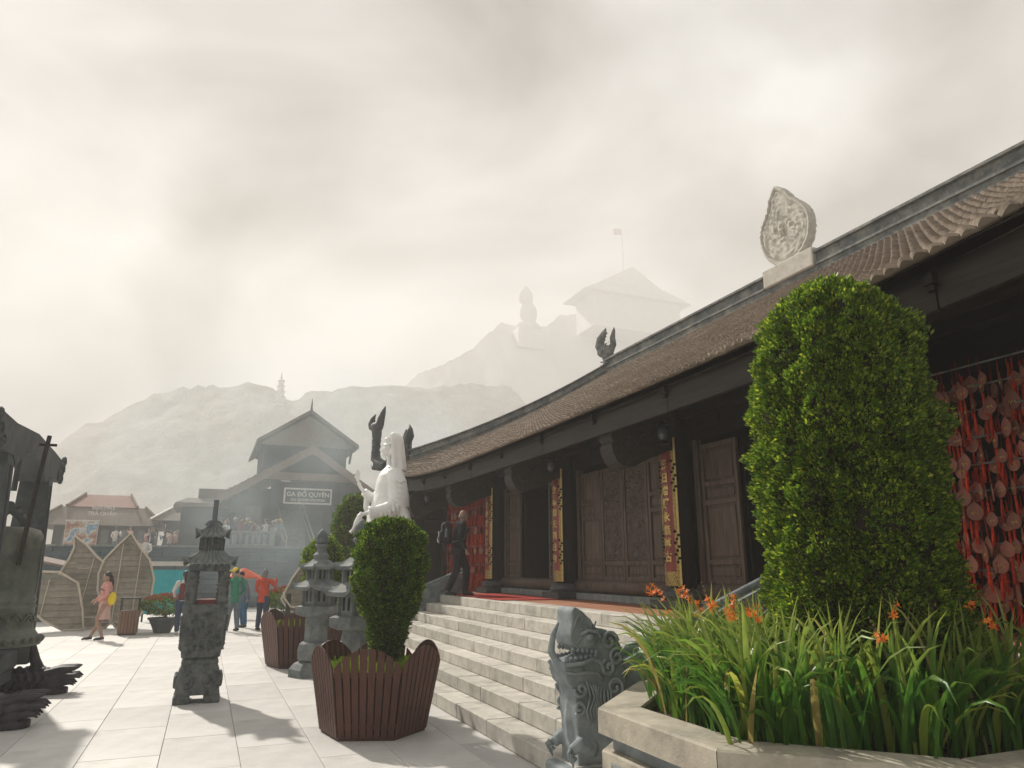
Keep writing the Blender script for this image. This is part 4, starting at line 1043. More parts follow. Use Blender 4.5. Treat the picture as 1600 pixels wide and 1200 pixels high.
# ------------------------------------------------------------------ bronze bell in its stone frame
BX = -2.42
t = thing('bell_frame', (BX, 11.2, 0), 'dark carved stone frame with dragon feet that carries the bronze bell', 'bell frame')
G = M['dark_stone']
for yy in (-1.15, 1.28):
    q = MB(); y0, y1 = yy-.17, yy+.17
    vs = [Vector(p) for p in ((-.26, y0, .42), (.26, y0, .42), (.26, y1, .42), (-.26, y1, .42), (-.19, y0+.02, 3.02), (.17, y0+.02, 3.02), (.17, y1-.02, 3.02), (-.19, y1-.02, 3.02))]
    q.add(vs, [(3,2,1,0), (4,5,6,7), (0,1,5,4), (1,2,6,5), (2,3,7,6), (3,0,4,7)])
    o = q.build('post', G, t)
    q = MB(); q.tube([(.262, yy, .6), (.22, yy, 1.5), (.178, yy, 2.9)], .02, 6); q.tube([(.26, yy-.15, .6), (.17, yy-.13, 2.9)], .012, 6); q.build('moulding', G, o)
    # transverse dragon foot
    d = MB()
    d.cbox(-.80, .62, -.17, .17, 0, .08, .02); d.lathe([(.17, 0), (.17, .08)], 14, (.62, 0, 0))
    d.tube([(-.8, 0, .17), (-.3, 0, .20), (.2, 0, .21), (.5, 0, .20), (.62, 0, .19)], [.13, .15, .15, .16, .12], 12)
    for yk in (-.12, 0, .12):
        for (z, L2, r0) in ((.31, .34, .045), (.21, .37, .045), (.12, .30, .04)):
            d.tube([(.50, yk, z-.03), (.66, yk*1.15, z+.02), (.58+L2*.8, yk*1.25, z+.03), (.58+L2, yk*1.25, z-.01+.05*(z > .25))], [r0*1.2, r0, r0*.75, .008], 8)
    for k in range(7):
        for sd in (-1, 1): d.tube([(-.15+.1*k, sd*.15, .10), (-.07+.1*k, sd*.185, .20), (-.13+.1*k, sd*.14, .31)], [.03, .028, .008], 6)
    for k in range(6): d.tube([(-.05+.1*k, -.12, .35-.004*k), (-.05+.1*k, 0, .375-.006*k), (-.05+.1*k, .12, .35-.004*k)], .028, 6)
    d.tube([(.45, 0, .2), (.33, 0, .45), (.22, 0, .8)], [.09, .07, .04], 8)
    o = fused(d, 'dragon_foot', M['claw_stone'], .014, 1, t, (0, yy, 0))
q = MB(); q.cbox(-.15, .15, -1.10, 1.10, .40, .62, .02); q.build('lower_beam', G, t)
q = MB(); q.cbox(-.12, .12, -1.09, 1.09, .22, .398, .02); q.build('apron', G, t)
q = MB()
prof = [(-1.95, 3.2), (-2.0, 3.32), (-1.9, 3.42), (-1.2, 3.40), (0, 3.47), (1.2, 3.40), (1.75, 3.36), (1.95, 3.28), (2.0, 3.14), (1.92, 3.02), (1.75, 3.0), (1.6, 3.02), (1.13, 3.02), (.95, 2.92), (.80, 2.98), (.55, 3.12), (0, 3.18), (-.55, 3.12), (-.8, 2.98), (-.95, 2.92), (-1.13, 3.02), (-1.7, 3.02), (-1.9, 3.06)]
q.prism(prof, lambda u, v, w_: Vector((-.18+w_, u, v)), .36); o = q.build('cross_beam', G, t, fix=True)
for sg in (-1, 1):
    for k in range(4):
        r0 = (.14, .11, .09, .08)[k]; c_ = ((1.9, 3.2), (1.72, 3.1), (1.98, 3.34), (1.9, 3.06))[k]
        for sx in (-1, 1):
            q = MB(); q.tube([(sx*.18, sg*(c_[0]+r0*(1-i/16)*cos(i*.6)), c_[1]+r0*(1-i/16)*sin(i*.6)) for i in range(13)], .03, 6); q.build('scroll', G, o, smooth=True)
q = MB(); q.tube([(0, 0, 3.17), (0, 0, 2.7)], .035, 8); q.build('hook', G, t)
# bell
b = thing('bronze_bell', (BX, 11.2, 0), 'large greenish bronze bell hanging in the dark stone frame', 'bell')
bp = [(.02, 2.235), (.26, 2.23), (.37, 2.20), (.415, 2.13), (.43, 2.0), (.435, 1.7), (.44, 1.35), (.455, 1.33), (.455, 1.31), (.445, 1.30), (.445, 1.26), (.46, 1.25), (.46, 1.23), (.45, 1.22), (.462, 1.0), (.475, .97), (.50, .93), (.55, .86), (.575, .80), (.56, .775), (.50, .78), (.42, 1.0), (.40, 1.9)]
q = MB(); q.lathe(bp, 40, cap=False); q.build('bell_body', M['bronze'], b, smooth=True)
q = MB()
for k in range(30): a = 2*pi*k/30; q.ell((.565*cos(a), .565*sin(a), .845), (.04, .04, .04), 7, 5)
tag(q.build('lip_petals', M['bronze'], b, smooth=True), kind='stuff')
for a in (-2.2, -.9, .4, 1.7):
    q = MB(); q.tube([(.437*cos(a+.12*cos(i*.5)), .437*sin(a+.12*cos(i*.5)), 1.98+.06*sin(i*.5)) for i in range(14)], .008, 5); q.build('roundel', M['bronze'], b)
    q = MB(); q.tube([(.44*cos(a+.78), .44*sin(a+.78), 1.4), (.437*cos(a+.78), .437*sin(a+.78), 2.08)], .009, 5); q.build('rib', M['bronze'], b)
    q = MB()
    for j in range(2): q.tube([(.468*cos(a+i*.11), .468*sin(a+i*.11), 1.1+.05*sin(i*1.3+j*2)) for i in range(12)], .01, 5)
    q.build('floral_band', M['bronze'], b)
d = MB()
d.tube([(-.22, 0, 2.2), (-.2, 0, 2.4), (-.10, 0, 2.52), (-.02, 0, 2.64), (0, 0, 2.75)], [.07, .085, .09, .07, .05], 10)
d.tube([(.24, 0, 2.2), (.24, 0, 2.36), (.12, 0, 2.5), (.0, 0, 2.6)], [.06, .08, .08, .07], 10)
for k in range(7): d.tube([(-.2+.03*k, 0, 2.27+.065*k), (-.33+.03*k, .05*(-1)**k, 2.34+.065*k)], [.06, .008], 6)
for k in range(6): d.tube([(.2-.03*k, 0, 2.28+.07*k), (.33-.03*k, .06*(-1)**k, 2.36+.06*k)], [.06, .01], 6)
d.v = [(x*.75, y, 2.2+(z-2.2)*.66) for x, y, z in d.v]
fused(d, 'dragon_loop', M['dark_stone'], .014, 1, b)
# striker pole leaning in front
t = thing('striker_pole', (BX+.28, 10.75, 0), 'slim wooden pole with a short crosspiece leaning against the bell frame', 'pole')
q = MB(); q.tube([(0, 0, 1.75), (.02, .1, 2.5), (.06, .25, 3.42)], .028, 7); q.build('shaft', M['beam_wood'], t)
q = MB(); q.tube([(-.04, .26, 3.30), (.16, .24, 3.30)], .02, 6); q.build('crosspiece', M['beam_wood'], t)
# ================================================================== white marble statue on its pedestal (profile toward -X)
t = thing('statue', (3.92, 17.3, 0), 'white marble statue of a robed standing woman raising one hand', 'statue')
m = MB(); m.cbox(-.75, .75, -.75, .75, 0, .30, .03); m.cbox(-.6, .6, -.6, .6, .302, .9, .02); m.cbox(-.7, .7, -.7, .7, .902, 1.02, .02); m.build('pedestal', M['grey_stone'], t)
m = MB()
for k in range(2):
    for i in range(14):
        a = 2*pi*(i+.5*k)/14; m.ell((.52*cos(a), .52*sin(a), 1.12+.13*k), (.15, .15, .13), 8, 6)
m.lathe([(.5, 1.02), (.55, 1.3), (.4, 1.36)], 24); fusedp = fused(m, 'lotus_base', M['marble'], .03, 1, t)
S = MB()
R_b = [(0, 0, 1.3, .44, .46), (0, 0, 1.6, .42, .44), (.0, 0, 2.1, .43, .45), (-.01, 0, 2.6, .44, .47), (-.01, 0, 2.95, .43, .47), (.0, 0, 3.2, .36, .44), (.02, 0, 3.45, .31, .43), (.03, 0, 3.7, .30, .45), (.05, 0, 3.9, .27, .45), (.07, 0, 4.03, .21, .38), (.07, 0, 4.12, .12, .20), (.06, 0, 4.17, .09, .10)]
nt_ = 64
def robe(i, j):
    cx, cy, z, rx, ry = R_b[j]; a = 2*pi*i/nt_; k = max(0, min(1, (3.3-z)/.9))
    fold = 1.0+.05*sin(a*10+z*1.2)*k + .02*sin(a*23)*k
    return Vector((cx+rx*cos(a)*fold, cy+ry*sin(a)*fold, z))
S.grid(nt_, len(R_b), robe, closed=True)
S.add([robe(i, 0) for i in range(nt_)], [tuple(range(nt_))[::-1]]); S.add([robe(i, len(R_b)-1) for i in range(nt_)], [tuple(range(nt_))])
S.tube([(.06, 0, 4.1), (.04, 0, 4.3), (.02, 0, 4.45)], [.09, .08, .085], 14)
# head: skull, jaw, profile
S.ell((.02, 0, 4.56), (.15, .13, .185), 20, 16); S.ell((-.045, 0, 4.47), (.095, .095, .115), 14, 12); S.ell((-.115, 0, 4.385), (.035, .045, .035), 10, 8)
S.tube([(-.125, 0, 4.585), (-.165, 0, 4.50), (-.13, 0, 4.485)], [.014, .024, .012], 8)
S.ell((-.138, 0, 4.452), (.018, .035, .010), 8, 6); S.ell((-.134, 0, 4.43), (.018, .03, .011), 8, 6)
for sd in (-1, 1):
    S.ell((-.105, sd*.06, 4.54), (.02, .03, .012), 8, 6); S.tube([(-.13, sd*.02, 4.575), (-.118, sd*.065, 4.59), (-.08, sd*.105, 4.57)], [.009, .009, .004], 6)
    S.tube([(.03, sd*.13, 4.57), (.04, sd*.145, 4.49), (.02, sd*.13, 4.39)], [.02, .026, .028], 6)
for k in range(7): S.tube([(-.10+.035*k, -.10-.012*k, 4.64+.012*k), (-.12+.04*k, 0, 4.69+.015*k), (-.10+.035*k, .10+.012*k, 4.64+.012*k)], .026, 6)      # waved hair
S.ell((-.04, 0, 4.80), (.075, .085, .07), 12, 8)
# deep U folds across the lap and hanging between the arms
for k in range(6):
    z = 3.1-.22*k; S.tube([(.25, -.44, z+.26), (.02, -.49, z+.03), (-.20, -.44, z-.08), (-.38, -.22, z-.02), (-.43, .05, z+.06)], [.02, .042, .05, .045, .02], 8)
for k in range(8): S.tube([(-.40+.07*k, -.20-.045*k if k < 5 else -.44, 2.2), (-.42+.075*k, -.24-.045*k if k < 5 else -.46, 1.35)], [.02, .045], 6)
# near arm under the mantle: upper arm, elbow and a long hanging sleeve
S.tube([(.08, -.34, 3.98), (.14, -.44, 3.7), (.18, -.48, 3.35), (.20, -.50, 3.1)], [.19, .23, .25, .24], 16)
S.tube([(.18, -.50, 3.18), (-.12, -.53, 3.04), (-.38, -.49, 2.98), (-.50, -.47, 2.96)], [.20, .17, .14, .15], 14)
S.tube([(.18, -.50, 3.2), (.34, -.49, 2.92), (.47, -.47, 2.70), (.50, -.46, 2.52)], [.24, .22, .15, .05], 14, flat=.55)
S.tube([(-.42, -.47, 2.95), (-.36, -.48, 2.7), (-.28, -.47, 2.45)], [.14, .10, .03], 10, flat=.5)
for k in range(5):      # nested U folds on the upper arm
    z = 3.74-.125*k; S.tube([(-.03-.012*k, -.60, z+.10), (.06, -.685-.01*k, z-.02), (.17, -.695-.01*k, z-.06), (.25, -.64, z-.01), (.26, -.52, z+.08)], [.004, .015, .02, .015, .004], 6)
for k in range(5): S.tube([(.10-.09*k, -.70+.02*k, 3.24-.03*k), (.12-.09*k, -.73+.02*k, 3.06-.03*k), (.18-.09*k, -.66+.02*k, 2.88-.02*k)], [.01, .024, .01], 6)
for k in range(4): S.tube([(.26+.05*k, -.64+.02*k, 3.2-.06*k), (.34+.05*k, -.62+.02*k, 2.9-.04*k), (.44+.02*k, -.56, 2.62)], [.01, .024, .01], 6)
# wrist, hand and a small flask tipped down
S.tube([(-.50, -.47, 2.97), (-.62, -.46, 2.94), (-.70, -.45, 2.90)], [.055, .045, .05], 10)
for k in range(4): S.tube([(-.70, -.49+.025*k, 2.93), (-.76, -.49+.025*k, 2.90), (-.76, -.48+.022*k, 2.84)], [.02, .018, .013], 6)
S.tube([(-.68, -.45, 2.98), (-.72, -.45, 2.86), (-.78, -.45, 2.72), (-.84, -.45, 2.62), (-.88, -.45, 2.55), (-.91, -.45, 2.50)], [.03, .065, .07, .03, .026, .05], 12)
# far arm raised, hand in blessing
S.tube([(.08, .36, 3.95), (-.02, .46, 3.6), (-.14, .44, 3.38)], [.15, .16, .15], 12)
S.tube([(-.14, .44, 3.36), (-.34, .36, 3.42), (-.50, .28, 3.52)], [.14, .12, .10], 12)
S.tube([(-.40, .34, 3.40), (-.42, .36, 3.15), (-.34, .38, 2.9)], [.12, .10, .03], 10, flat=.5)
S.tube([(-.50, .28, 3.52), (-.60, .24, 3.62), (-.66, .22, 3.74)], [.05, .042, .045], 10)
S.ell((-.68, .22, 3.82), (.045, .035, .075), 10, 8)
for k, (dx, dz) in enumerate(((-.06, .17), (-.03, .20), (.0, .19), (.03, .15))):
    S.tube([(-.71+.022*k, .21, 3.87), (-.715+dx*.4+.022*k, .21, 3.87+dz*.55), (-.705+dx*.5+.022*k, .215, 3.87+dz)], [.018, .015, .01], 6)
S.tube([(-.70, .20, 3.80), (-.76, .20, 3.86), (-.75, .20, 3.93)], [.018, .016, .012], 6)
# collar and necklace
S.tube([(-.02, -.24, 4.10), (-.16, -.14, 3.92), (-.22, 0, 3.80), (-.16, .14, 3.92), (-.02, .24, 4.10)], .025, 8)
fused(S, 'figure', M['marble'], .014, 2, t)
# veil / hood
V = MB()
def veil(i, j):
    f = j/16; z = 5.00-.98*f; u = i/28
    a = -radians(112)+radians(224)*u
    if f < .25: r = .215*sqrt(max(0, 1-((.25-f)/.25)**2))+.02
    else: r = .235+.05*(f-.25)
    bk = .085+.06*f
    return Vector((bk+r*cos(a)*(1.05+.10*f), r*sin(a)*(.84+.22*f)*(1+.07*sin(u*34)*(.3+f)), z))
V.grid(29, 17, veil)
vo = V.build('tmp', M['marble']); md_ = vo.modifiers.new('s', 'SOLIDIFY'); md_.thickness = .045; md_.offset = 0; sb = vo.modifiers.new('b', 'SUBSURF'); sb.levels = 1; sb.render_levels = 1
vm = evalmesh(vo, 'veil'); bpy.data.objects.remove(vo); vm.polygons.foreach_set('use_smooth', [True]*len(vm.polygons)); link('veil', vm, t)
# ================================================================== lotus petal screens
mat('mat_weave', (.33, .295, .235), (.24, .215, .17), 5, .85, .5, 26, stretch=(1, 1, 6), vary=.12, c3=(.15, .14, .12), s3=1.5)
mat('rope', (.58, .52, .42), (.45, .40, .32), 20, .9)
def petal(P, y, label, rows, group='woven lotus petals', ribs=(), thick=.05):
    """P outline in x,z; planks clipped to the outline, leaning back a little"""
    cx = sum(p[0] for p in P)/len(P)
    t = thing('lotus_petal', (cx, y, 0), label, 'petal screen', group)
    zmin = max(0.02, min(p[1] for p in P)); zmax = max(p[1] for p in P)
    def span(z):
        xs = []
        n = len(P)
        for i in range(n):
            (x1, z1), (x2, z2) = P[i], P[(i+1) % n]
            if (z1 > z) != (z2 > z): xs.append(x1+(z-z1)/(z2-z1)*(x2-x1))
        return (min(xs), max(xs)) if len(xs) >= 2 else None
    W = max(p[0] for p in P)-min(p[0] for p in P)
    def bow(x): return .35*((x-cx)/W)**2
    for r in range(rows):
        z0 = zmin+(zmax-zmin)*r/rows; z1 = zmin+(zmax-zmin)*(r+1)/rows-.008
        m = MB(); n = 8; vs = []
        s0 = span(z0+.004); s1 = span(z1-.004)
        if not s0: s0 = (s1[0], s1[1])
        if not s1: mm_ = (s0[0]+s0[1])/2; s1 = (mm_-.02, mm_+.02)
        for i in range(n+1):
            f = i/n; xa = s0[0]+(s0[1]-s0[0])*f; xb = s1[0]+(s1[1]-s1[0])*f
            for (x, z, dy) in ((xa, z0, -.03), (xb, z1, 0), (xb, z1, thick), (xa, z0, thick)): vs.append((x-cx, bow(x)+dy, z))
        f = [(0,1,2,3), tuple(4*n+q for q in (3,2,1,0))]
        for i in range(n):
            for q in range(4): f.append((4*i+q, 4*i+4+q, 4*i+4+(q+1) % 4, 4*i+(q+1) % 4))
        m.add(vs, f); m.build('woven_plank', M['mat_weave'], t, fix=True)
    m = MB(); m.tube([(x-cx, bow(x)-.05, z) for x, z in P]+[(P[0][0]-cx, bow(P[0][0])-.05, P[0][1])], .035, 6); m.build('rope_edge', M['rope'], t, smooth=True)
    for (xa, za, xb, zb_) in ribs:
        m = MB(); m.tube([(xa-cx, bow(xa)-.05, za), ((xa+xb)/2-cx, bow((xa+xb)/2)-.05, (za+zb_)/2), (xb-cx, bow(xb)-.05, zb_)], .014, 5); m.build('rib', M['rope'], t)
    return t
petal([(-3.0, .03), (-3.6, .35), (-3.95, .9), (-3.95, 1.4), (-3.70, 1.95), (-3.60, 2.3), (-3.63, 2.62), (-3.3, 2.38), (-3.0, 2.05), (-2.75, 1.84), (-2.4, 1.5), (-2.2, .9), (-2.3, .3), (-2.5, .03)], 24.75,
      'left woven lotus petal with a curled tip, behind the walking woman in pink', 17, ribs=((-3.3, .1, -3.05, 2.0),))
petal([(-2.2, .03), (-2.6, .5), (-2.82, 1.1), (-2.85, 1.55), (-2.75, 1.95), (-2.45, 2.35), (-2.14, 2.72), (-1.85, 2.3), (-1.55, 1.95), (-1.38, 1.4), (-1.4, .9), (-1.6, .4), (-1.9, .03)], 24.45,
      'right woven lotus petal with a sharp tip, behind the litter bin', 17, ribs=((-2.35, .1, -2.3, 2.4), (-1.85, .1, -1.8, 2.2)))
petal([(-3.5, .03), (-4.0, .3), (-4.6, .8), (-4.95, 1.5), (-4.4, 1.62), (-3.8, 1.6), (-3.3, 1.3), (-3.1, .6), (-3.0, .03)], 24.2,
      'low woven lotus petal spreading to the left beside the bell frame', 9, ribs=((-4.1, .4, -4.0, 1.4),))
petal([(3.6, .3), (2.9, .35), (2.2, .6), (2.0, .9), (2.25, 1.45), (2.62, 2.02), (3.0, 2.45), (3.42, 2.78), (3.6, 2.3), (3.75, 1.2)], 21.0,
      'woven lotus petal with a rising rope edge, behind the stone lanterns', 14, ribs=((2.7, .5, 3.3, 2.3),))
# low barrier with rope
t = thing('rope_barrier', (2.2, 20.6, 0), 'short post and sagging rope barrier by the lotus petal behind the planter', 'barrier')
q = MB(); q.cbox(-.12, .0, -.05, .05, 0, 1.05, .01); q.build('post', M['beam_wood'], t)
q = MB(); q.tube([(-.2, -.06, 1.1), (-.18, -.06, .95), (0, -.06, .72), (.35, -.06, .66), (.85, -.06, .64)], .025, 6); q.build('rope', M['rope'], t)
# litter bin
t = thing('litter_bin', (-1.74, 22.3, 0), 'brown slatted litter bin with a dark hood in front of the lotus petal', 'bin')
mat('bin_wood', (.22, .13, .08), (.16, .09, .06), 6, .6, .2, 30, stretch=(6, 6, .6), vary=.1)
q = MB(); q.box(-.21, .21, -.19, .19, .02, .62); q.build('liner', M['black_metal'], t)
for k in range(6):
    q = MB(); q.cbox(-.225+.076*k, -.16+.076*k, -.215, -.195, .04, .62, .004); q.build('slat', M['bin_wood'], t)
    q = MB(); q.cbox(.212, .23, -.205+.07*k, -.145+.07*k, .04, .62, .004); q.build('slat', M['bin_wood'], t)
for sx in (-.22, .20):
    q = MB(); q.box(sx, sx+.02, -.2, -.18, .621, .92); q.build('hood_post', M['black_metal'], t); q = MB(); q.box(sx, sx+.02, .16, .18, .621, .92); q.build('hood_post', M['black_metal'], t)
q = MB(); q.cbox(-.24, .24, -.22, .22, .921, .95, .006); q.build('hood', M['black_metal'], t)
# potted flowering shrubs
def pot_shrub(loc, label, s=1.0, fl=True, seed=1):
    t = thing('potted_shrub', loc, label, 'potted plant', 'potted flowering shrubs'); t.scale = (s, s, s)
    q = MB(); q.lathe([(.20, 0), (.22, .03), (.28, .18), (.36, .34), (.40, .36), (.40, .40), (.35, .40), (.33, .34)], 20); q.build('pot', M['dark_stone'], t, smooth=True)
    q = MB(); q.tube([(0, 0, .3), (.05, 0, .45), (-.04, 0, .6), (.02, 0, .75)], [.05, .04, .035, .02], 7); q.tube([(0, 0, .4), (.18, 0, .55), (.3, 0, .62)], [.03, .02, .01], 6); q.tube([(0, 0, .45), (-.18, .05, .62), (-.3, 0, .7)], [.03, .02, .01], 6); q.build('stem', M['bark'], t)
    rr2 = random.Random(seed)
    def fn(rr):
        a = rr.uniform(0, 2*pi); b = rr.gauss(0, 1); q_ = rr.uniform(.6, 1)
        v_ = Vector((rr.gauss(0, 1), rr.gauss(0, 1), rr.gauss(0, 1))).normalized()
        return Vector((v_.x*.62*q_, v_.y*.5*q_, .72+v_.z*.26*q_)), v_
    link('foliage', cloud_mesh('foliage', sprig_cloud(fn, 900, .05, rr2, 5), M['conifer_dark']), t)
    if fl:
        def fn2(rr):
            a = rr.uniform(0, 2*pi); q_ = sqrt(rr.random())*.55
            return Vector((cos(a)*q_, sin(a)*q_*.8, .98-.5*q_*q_+.03)), Vector((0, 0, 1))
        link('blossom', cloud_mesh('blossom', sprig_cloud(fn2, 220, .04, rr2, 4), M['petal_red']), t)
pot_shrub((-.92, 22.6, 0), 'red flowering shrub in a dark round pot beside the litter bin', 1.0, True, 3)
pot_shrub((2.35, 22.9, 0), 'pink flowering shrub in a dark pot behind the person in the orange jacket', 1.15, True, 5)
# stalls and canopies behind the plaza
mat('tarp_blue', (.02, .42, .46), (.015, .34, .40), 3, .5, .3, 5)
mat('canopy_orange', (.65, .12, .05), (.5, .09, .04), 4, .7)
mat('white_paint', (.62, .60, .56), (.5, .48, .45), 4, .6)
mat('slate_wall', (.075, .115, .13), (.05, .085, .098), 3, .8, .4, 20, vary=.15)
mat('far_wood', (.034, .05, .058), (.02, .03, .036), 4, .8, .2, 20)
mat('far_roof', (.17, .15, .125), (.12, .10, .085), 5, .85, .4, 30, vary=.08)
mat('red_roof', (.27, .15, .12), (.2, .11, .09), 5, .85, .4, 30)  # red washed out in the colour itself to deepen the haze
mat('fascia_far', (.22, .17, .14), (.15, .12, .10), 4, .8)
t = thing('market_stall', (-1.0, 27.2, 0), 'market stall behind a bright turquoise tarpaulin', 'stall')
for x in (-.75, .75):
    q = MB(); q.tube([(x, 0, 0), (x, 0, 1.95)], .03, 6); q.build('post', M['black_metal'], t)
q = MB(); q.grid(13, 9, lambda i, j: Vector((-.72+.12*i, -.05+.02*sin(i*1.3)+.015*sin(j*2), .25+.175*j))); q.build('tarpaulin', M['tarp_blue'], t, smooth=True)
q = MB(); q.cbox(-.9, 1.0, -.2, 1.5, 1.78, 1.92, .01); q.build('roof_board', M['white_paint'], t)
t = thing('market_stall', (-5.2, 29.0, 0), 'low stall with a tan sloping roof and blue trim left of the petals', 'stall')
q = MB(); q.add([(-1.6, -.6, 2.35), (1.5, -.6, 1.65), (1.5, 1.4, 1.75), (-1.6, 1.4, 2.45), (-1.6, -.6, 2.28), (1.5, -.6, 1.58), (1.5, 1.4, 1.68), (-1.6, 1.4, 2.38)], [(0,1,2,3), (7,6,5,4), (0,4,5,1), (1,5,6,2), (2,6,7,3), (3,7,4,0)]); q.build('roof', M['fascia_far'], t)
q = MB(); q.box(-.3, 1.6, -.5, -.46, 1.36, 1.44); q.build('blue_trim', M['tarp_blue'], t)
q = MB(); q.box(-1.5, 1.4, -.4, 1.3, 0, 1.3); q.build('counter', M['slate_wall'], t)
t = thing('parasol', (1.3, 28.0, 0), 'flat orange canopy on a thin pole behind the man in the green jacket', 'canopy')
q = MB(); q.tube([(0, 0, 0), (0, 0, 1.5)], .03, 6); q.build('pole', M['black_metal'], t)
q = MB(); q.lathe([(.62, 1.35), (.55, 1.42), (.02, 1.72)], 8, sx=1.1, sy=.8); q.build('canopy', M['canopy_orange'], t)
t = thing('billboard', (-6.35, 45, 2.5), 'faded red and blue poster board on the terrace above the left petal', 'billboard')
pm = bpy.data.materials.new('poster'); pm.use_nodes = True; n_ = pm.node_tree; pn_ = n_.nodes['Principled BSDF']
tcx = n_.nodes.new('ShaderNodeTexCoord'); nz = n_.nodes.new('ShaderNodeTexNoise'); nz.inputs['Scale'].default_value = 1.9; nz.inputs['Detail'].default_value = 3
rp = n_.nodes.new('ShaderNodeValToRGB'); rp.color_ramp.interpolation = 'CONSTANT'
for k, (p_, c_) in enumerate(((0, (.28, .13, .10)), (.42, (.38, .27, .2)), (.5, (.5, .5, .48)), (.56, (.12, .25, .4)), (.64, (.3, .38, .42)))):
    e_ = rp.color_ramp.elements[k] if k < 2 else rp.color_ramp.elements.new(p_); e_.position = p_; e_.color = (*c_, 1)
n_.links.new(tcx.outputs['Object'], nz.inputs['Vector']); n_.links.new(nz.outputs[0], rp.inputs[0]); n_.links.new(rp.outputs[0], pn_.inputs['Base Color'])
q = MB(); q.box(-.75, .75, 0, .03, .35, 1.65); q.build('poster', pm, t)
q = MB(); q.box(-.8, .8, -.02, .05, 1.651, 1.72); q.build('top_frame', M['white_paint'], t)
for x in (-.78, .74):
    q = MB(); q.box(x, x+.04, .035, .08, 0, 1.65); q.build('leg', M['white_paint'], t)

# ------------------------------------------------------------------ terrace behind the plaza
TZ = 2.50
te = MB(); te.box(-30, 30, 36.12, 95, -.05, TZ); te_o = te.build('terrace', M['paving_far']); tag(te_o, kind='structure')
t = thing('retaining_wall', (0, 36, 0), 'blue grey block wall holding the terrace behind the plaza', 'wall')
rw = random.Random(8)
bl = MB(); bl.cbox(0, 1.18, -.09, .1, 0, .192, .012); bme = bl.mesh('wall_block', M['slate_wall'])
for r in range(13):
    for k in range(17):
        x = -8.4+(.6 if r % 2 else 0)+k*1.2
        link('wall_block', bme, t, (x, rw.uniform(-.012, .012), r*.2))
m = MB()
for r in range(13):
    for k in range(14): x = -25.2+(.6 if r % 2 else 0)+k*1.2; m.box(x, x+1.18, -.09, .1, r*.2, r*.2+.19)
    for k in range(9): x = 12.0+(.6 if r % 2 else 0)+k*1.2; m.box(x, x+1.18, -.09, .1, r*.2, r*.2+.19)
tag(m.build('wall_blocks', M['slate_wall'], t), kind='stuff')
q = MB(); q.cbox(-25, 25, -.14, .16, 2.601, 2.68, .015); q.build('coping', M['grey_stone'], t)
t = thing('railing', (1.65, 35.6, 2.4), 'pale stone railing on the wall in front of the station', 'railing')
# stair and rail blocks beside the station entrance
for x in (-1.05, 1.1):
    q = MB(); q.cbox(x-.11, x+.11, -.1, .1, .285, 1.15, .02); q.build('post', M['grey_stone'], t)
q = MB(); q.cbox(-.93, .98, -.07, .07, .86, .96, .01); q.build('hand_rail', M['grey_stone'], t)
q = MB(); q.cbox(-.93, .98, -.07, .07, .285, .36, .01); q.build('foot_rail', M['grey_stone'], t)
for k in range(7):
    q = MB(); x = -.80+.265*k; q.cbox(x-.055, x+.055, -.045, .045, .361, .859, .008); q.build('baluster', M['grey_stone'], t)

# ------------------------------------------------------------------ cable car station
SX, SY = 4.75, 42.0
t = thing('station_building', (SX, SY, TZ), 'gable roofed timber station with a name board, behind the terrace railing', 'station')
def SB(mb, name, m, parent=None, **k):
    mb.v = [(x-SX, y-SY, z-TZ) for x, y, z in mb.v]; return mb.build(name, m, parent or t, **k)
def gable(x0, x1, xr, ze, zr, y0, y1, th, mt, nm):
    """two slabs"""
    out = []
    for (xa, xb) in ((x0, xr), (x1, xr)):
        q = MB(); d = Vector((xb-xa, 0, zr-ze)); n = Vector((-(zr-ze), 0, (xb-xa))).normalized()*th
        if n.z < 0: n = -n
        A, B = Vector((xa, y0, ze)), Vector((xb, y0, zr)); C, D = Vector((xb, y1, zr)), Vector((xa, y1, ze))
        q.add([A, B, C, D, A+n, B+n, C+n, D+n], [(0,1,2,3), (7,6,5,4), (0,4,5,1), (1,5,6,2), (2,6,7,3), (3,7,4,0)])
        out.append(SB(q, nm, mt, fix=True))
    return out
gable(.35, 9.3, 5.0, 5.35, 8.25, 41.0, 56, .16, M['far_roof'], 'roof')
for (xa, xb, za, zb_) in ((.35, 5.0, 5.28, 8.18), (9.3, 5.0, 5.28, 8.18)):      # barge boards
    q = MB(); q.add([(xa, 40.9, za-.22), (xb, 40.9, zb_-.25), (xb, 40.9, zb_+.2), (xa, 40.9, za+.2), (xa, 40.98, za-.22), (xb, 40.98, zb_-.25), (xb, 40.98, zb_+.2), (xa, 40.98, za+.2)], [(0,1,2,3), (7,6,5,4), (0,4,5,1), (1,5,6,2), (2,6,7,3), (3,7,4,0)])
    SB(q, 'barge_board', M['fascia_far'], fix=True)
for i in range(14):           # roofing ribs on the left slope
    q = MB(); f = i/14; xa = .35+4.6*f; za = 5.55+2.87*f; q.box(xa, xa+.06, 41.0, 56, za-.02, za+.05); SB(q, 'roof_batten', M['far_roof'])
q = MB(); q.add([(2.2, 41.7, 6.45), (7.9, 41.7, 6.45), (5.0, 41.7, 8.15), (2.2, 41.8, 6.45), (7.9, 41.8, 6.45), (5.0, 41.8, 8.15)], [(0,1,2), (5,4,3), (0,3,4,1), (1,4,5,2), (2,5,3,0)]); SB(q, 'gable_wall', M['far_wood'], fix=True)
q = MB(); q.cbox(2.5, 7.6, 41.3, 41.5, 6.45, 6.88, .02); SB(q, 'gable_beam', M['fascia_far'])
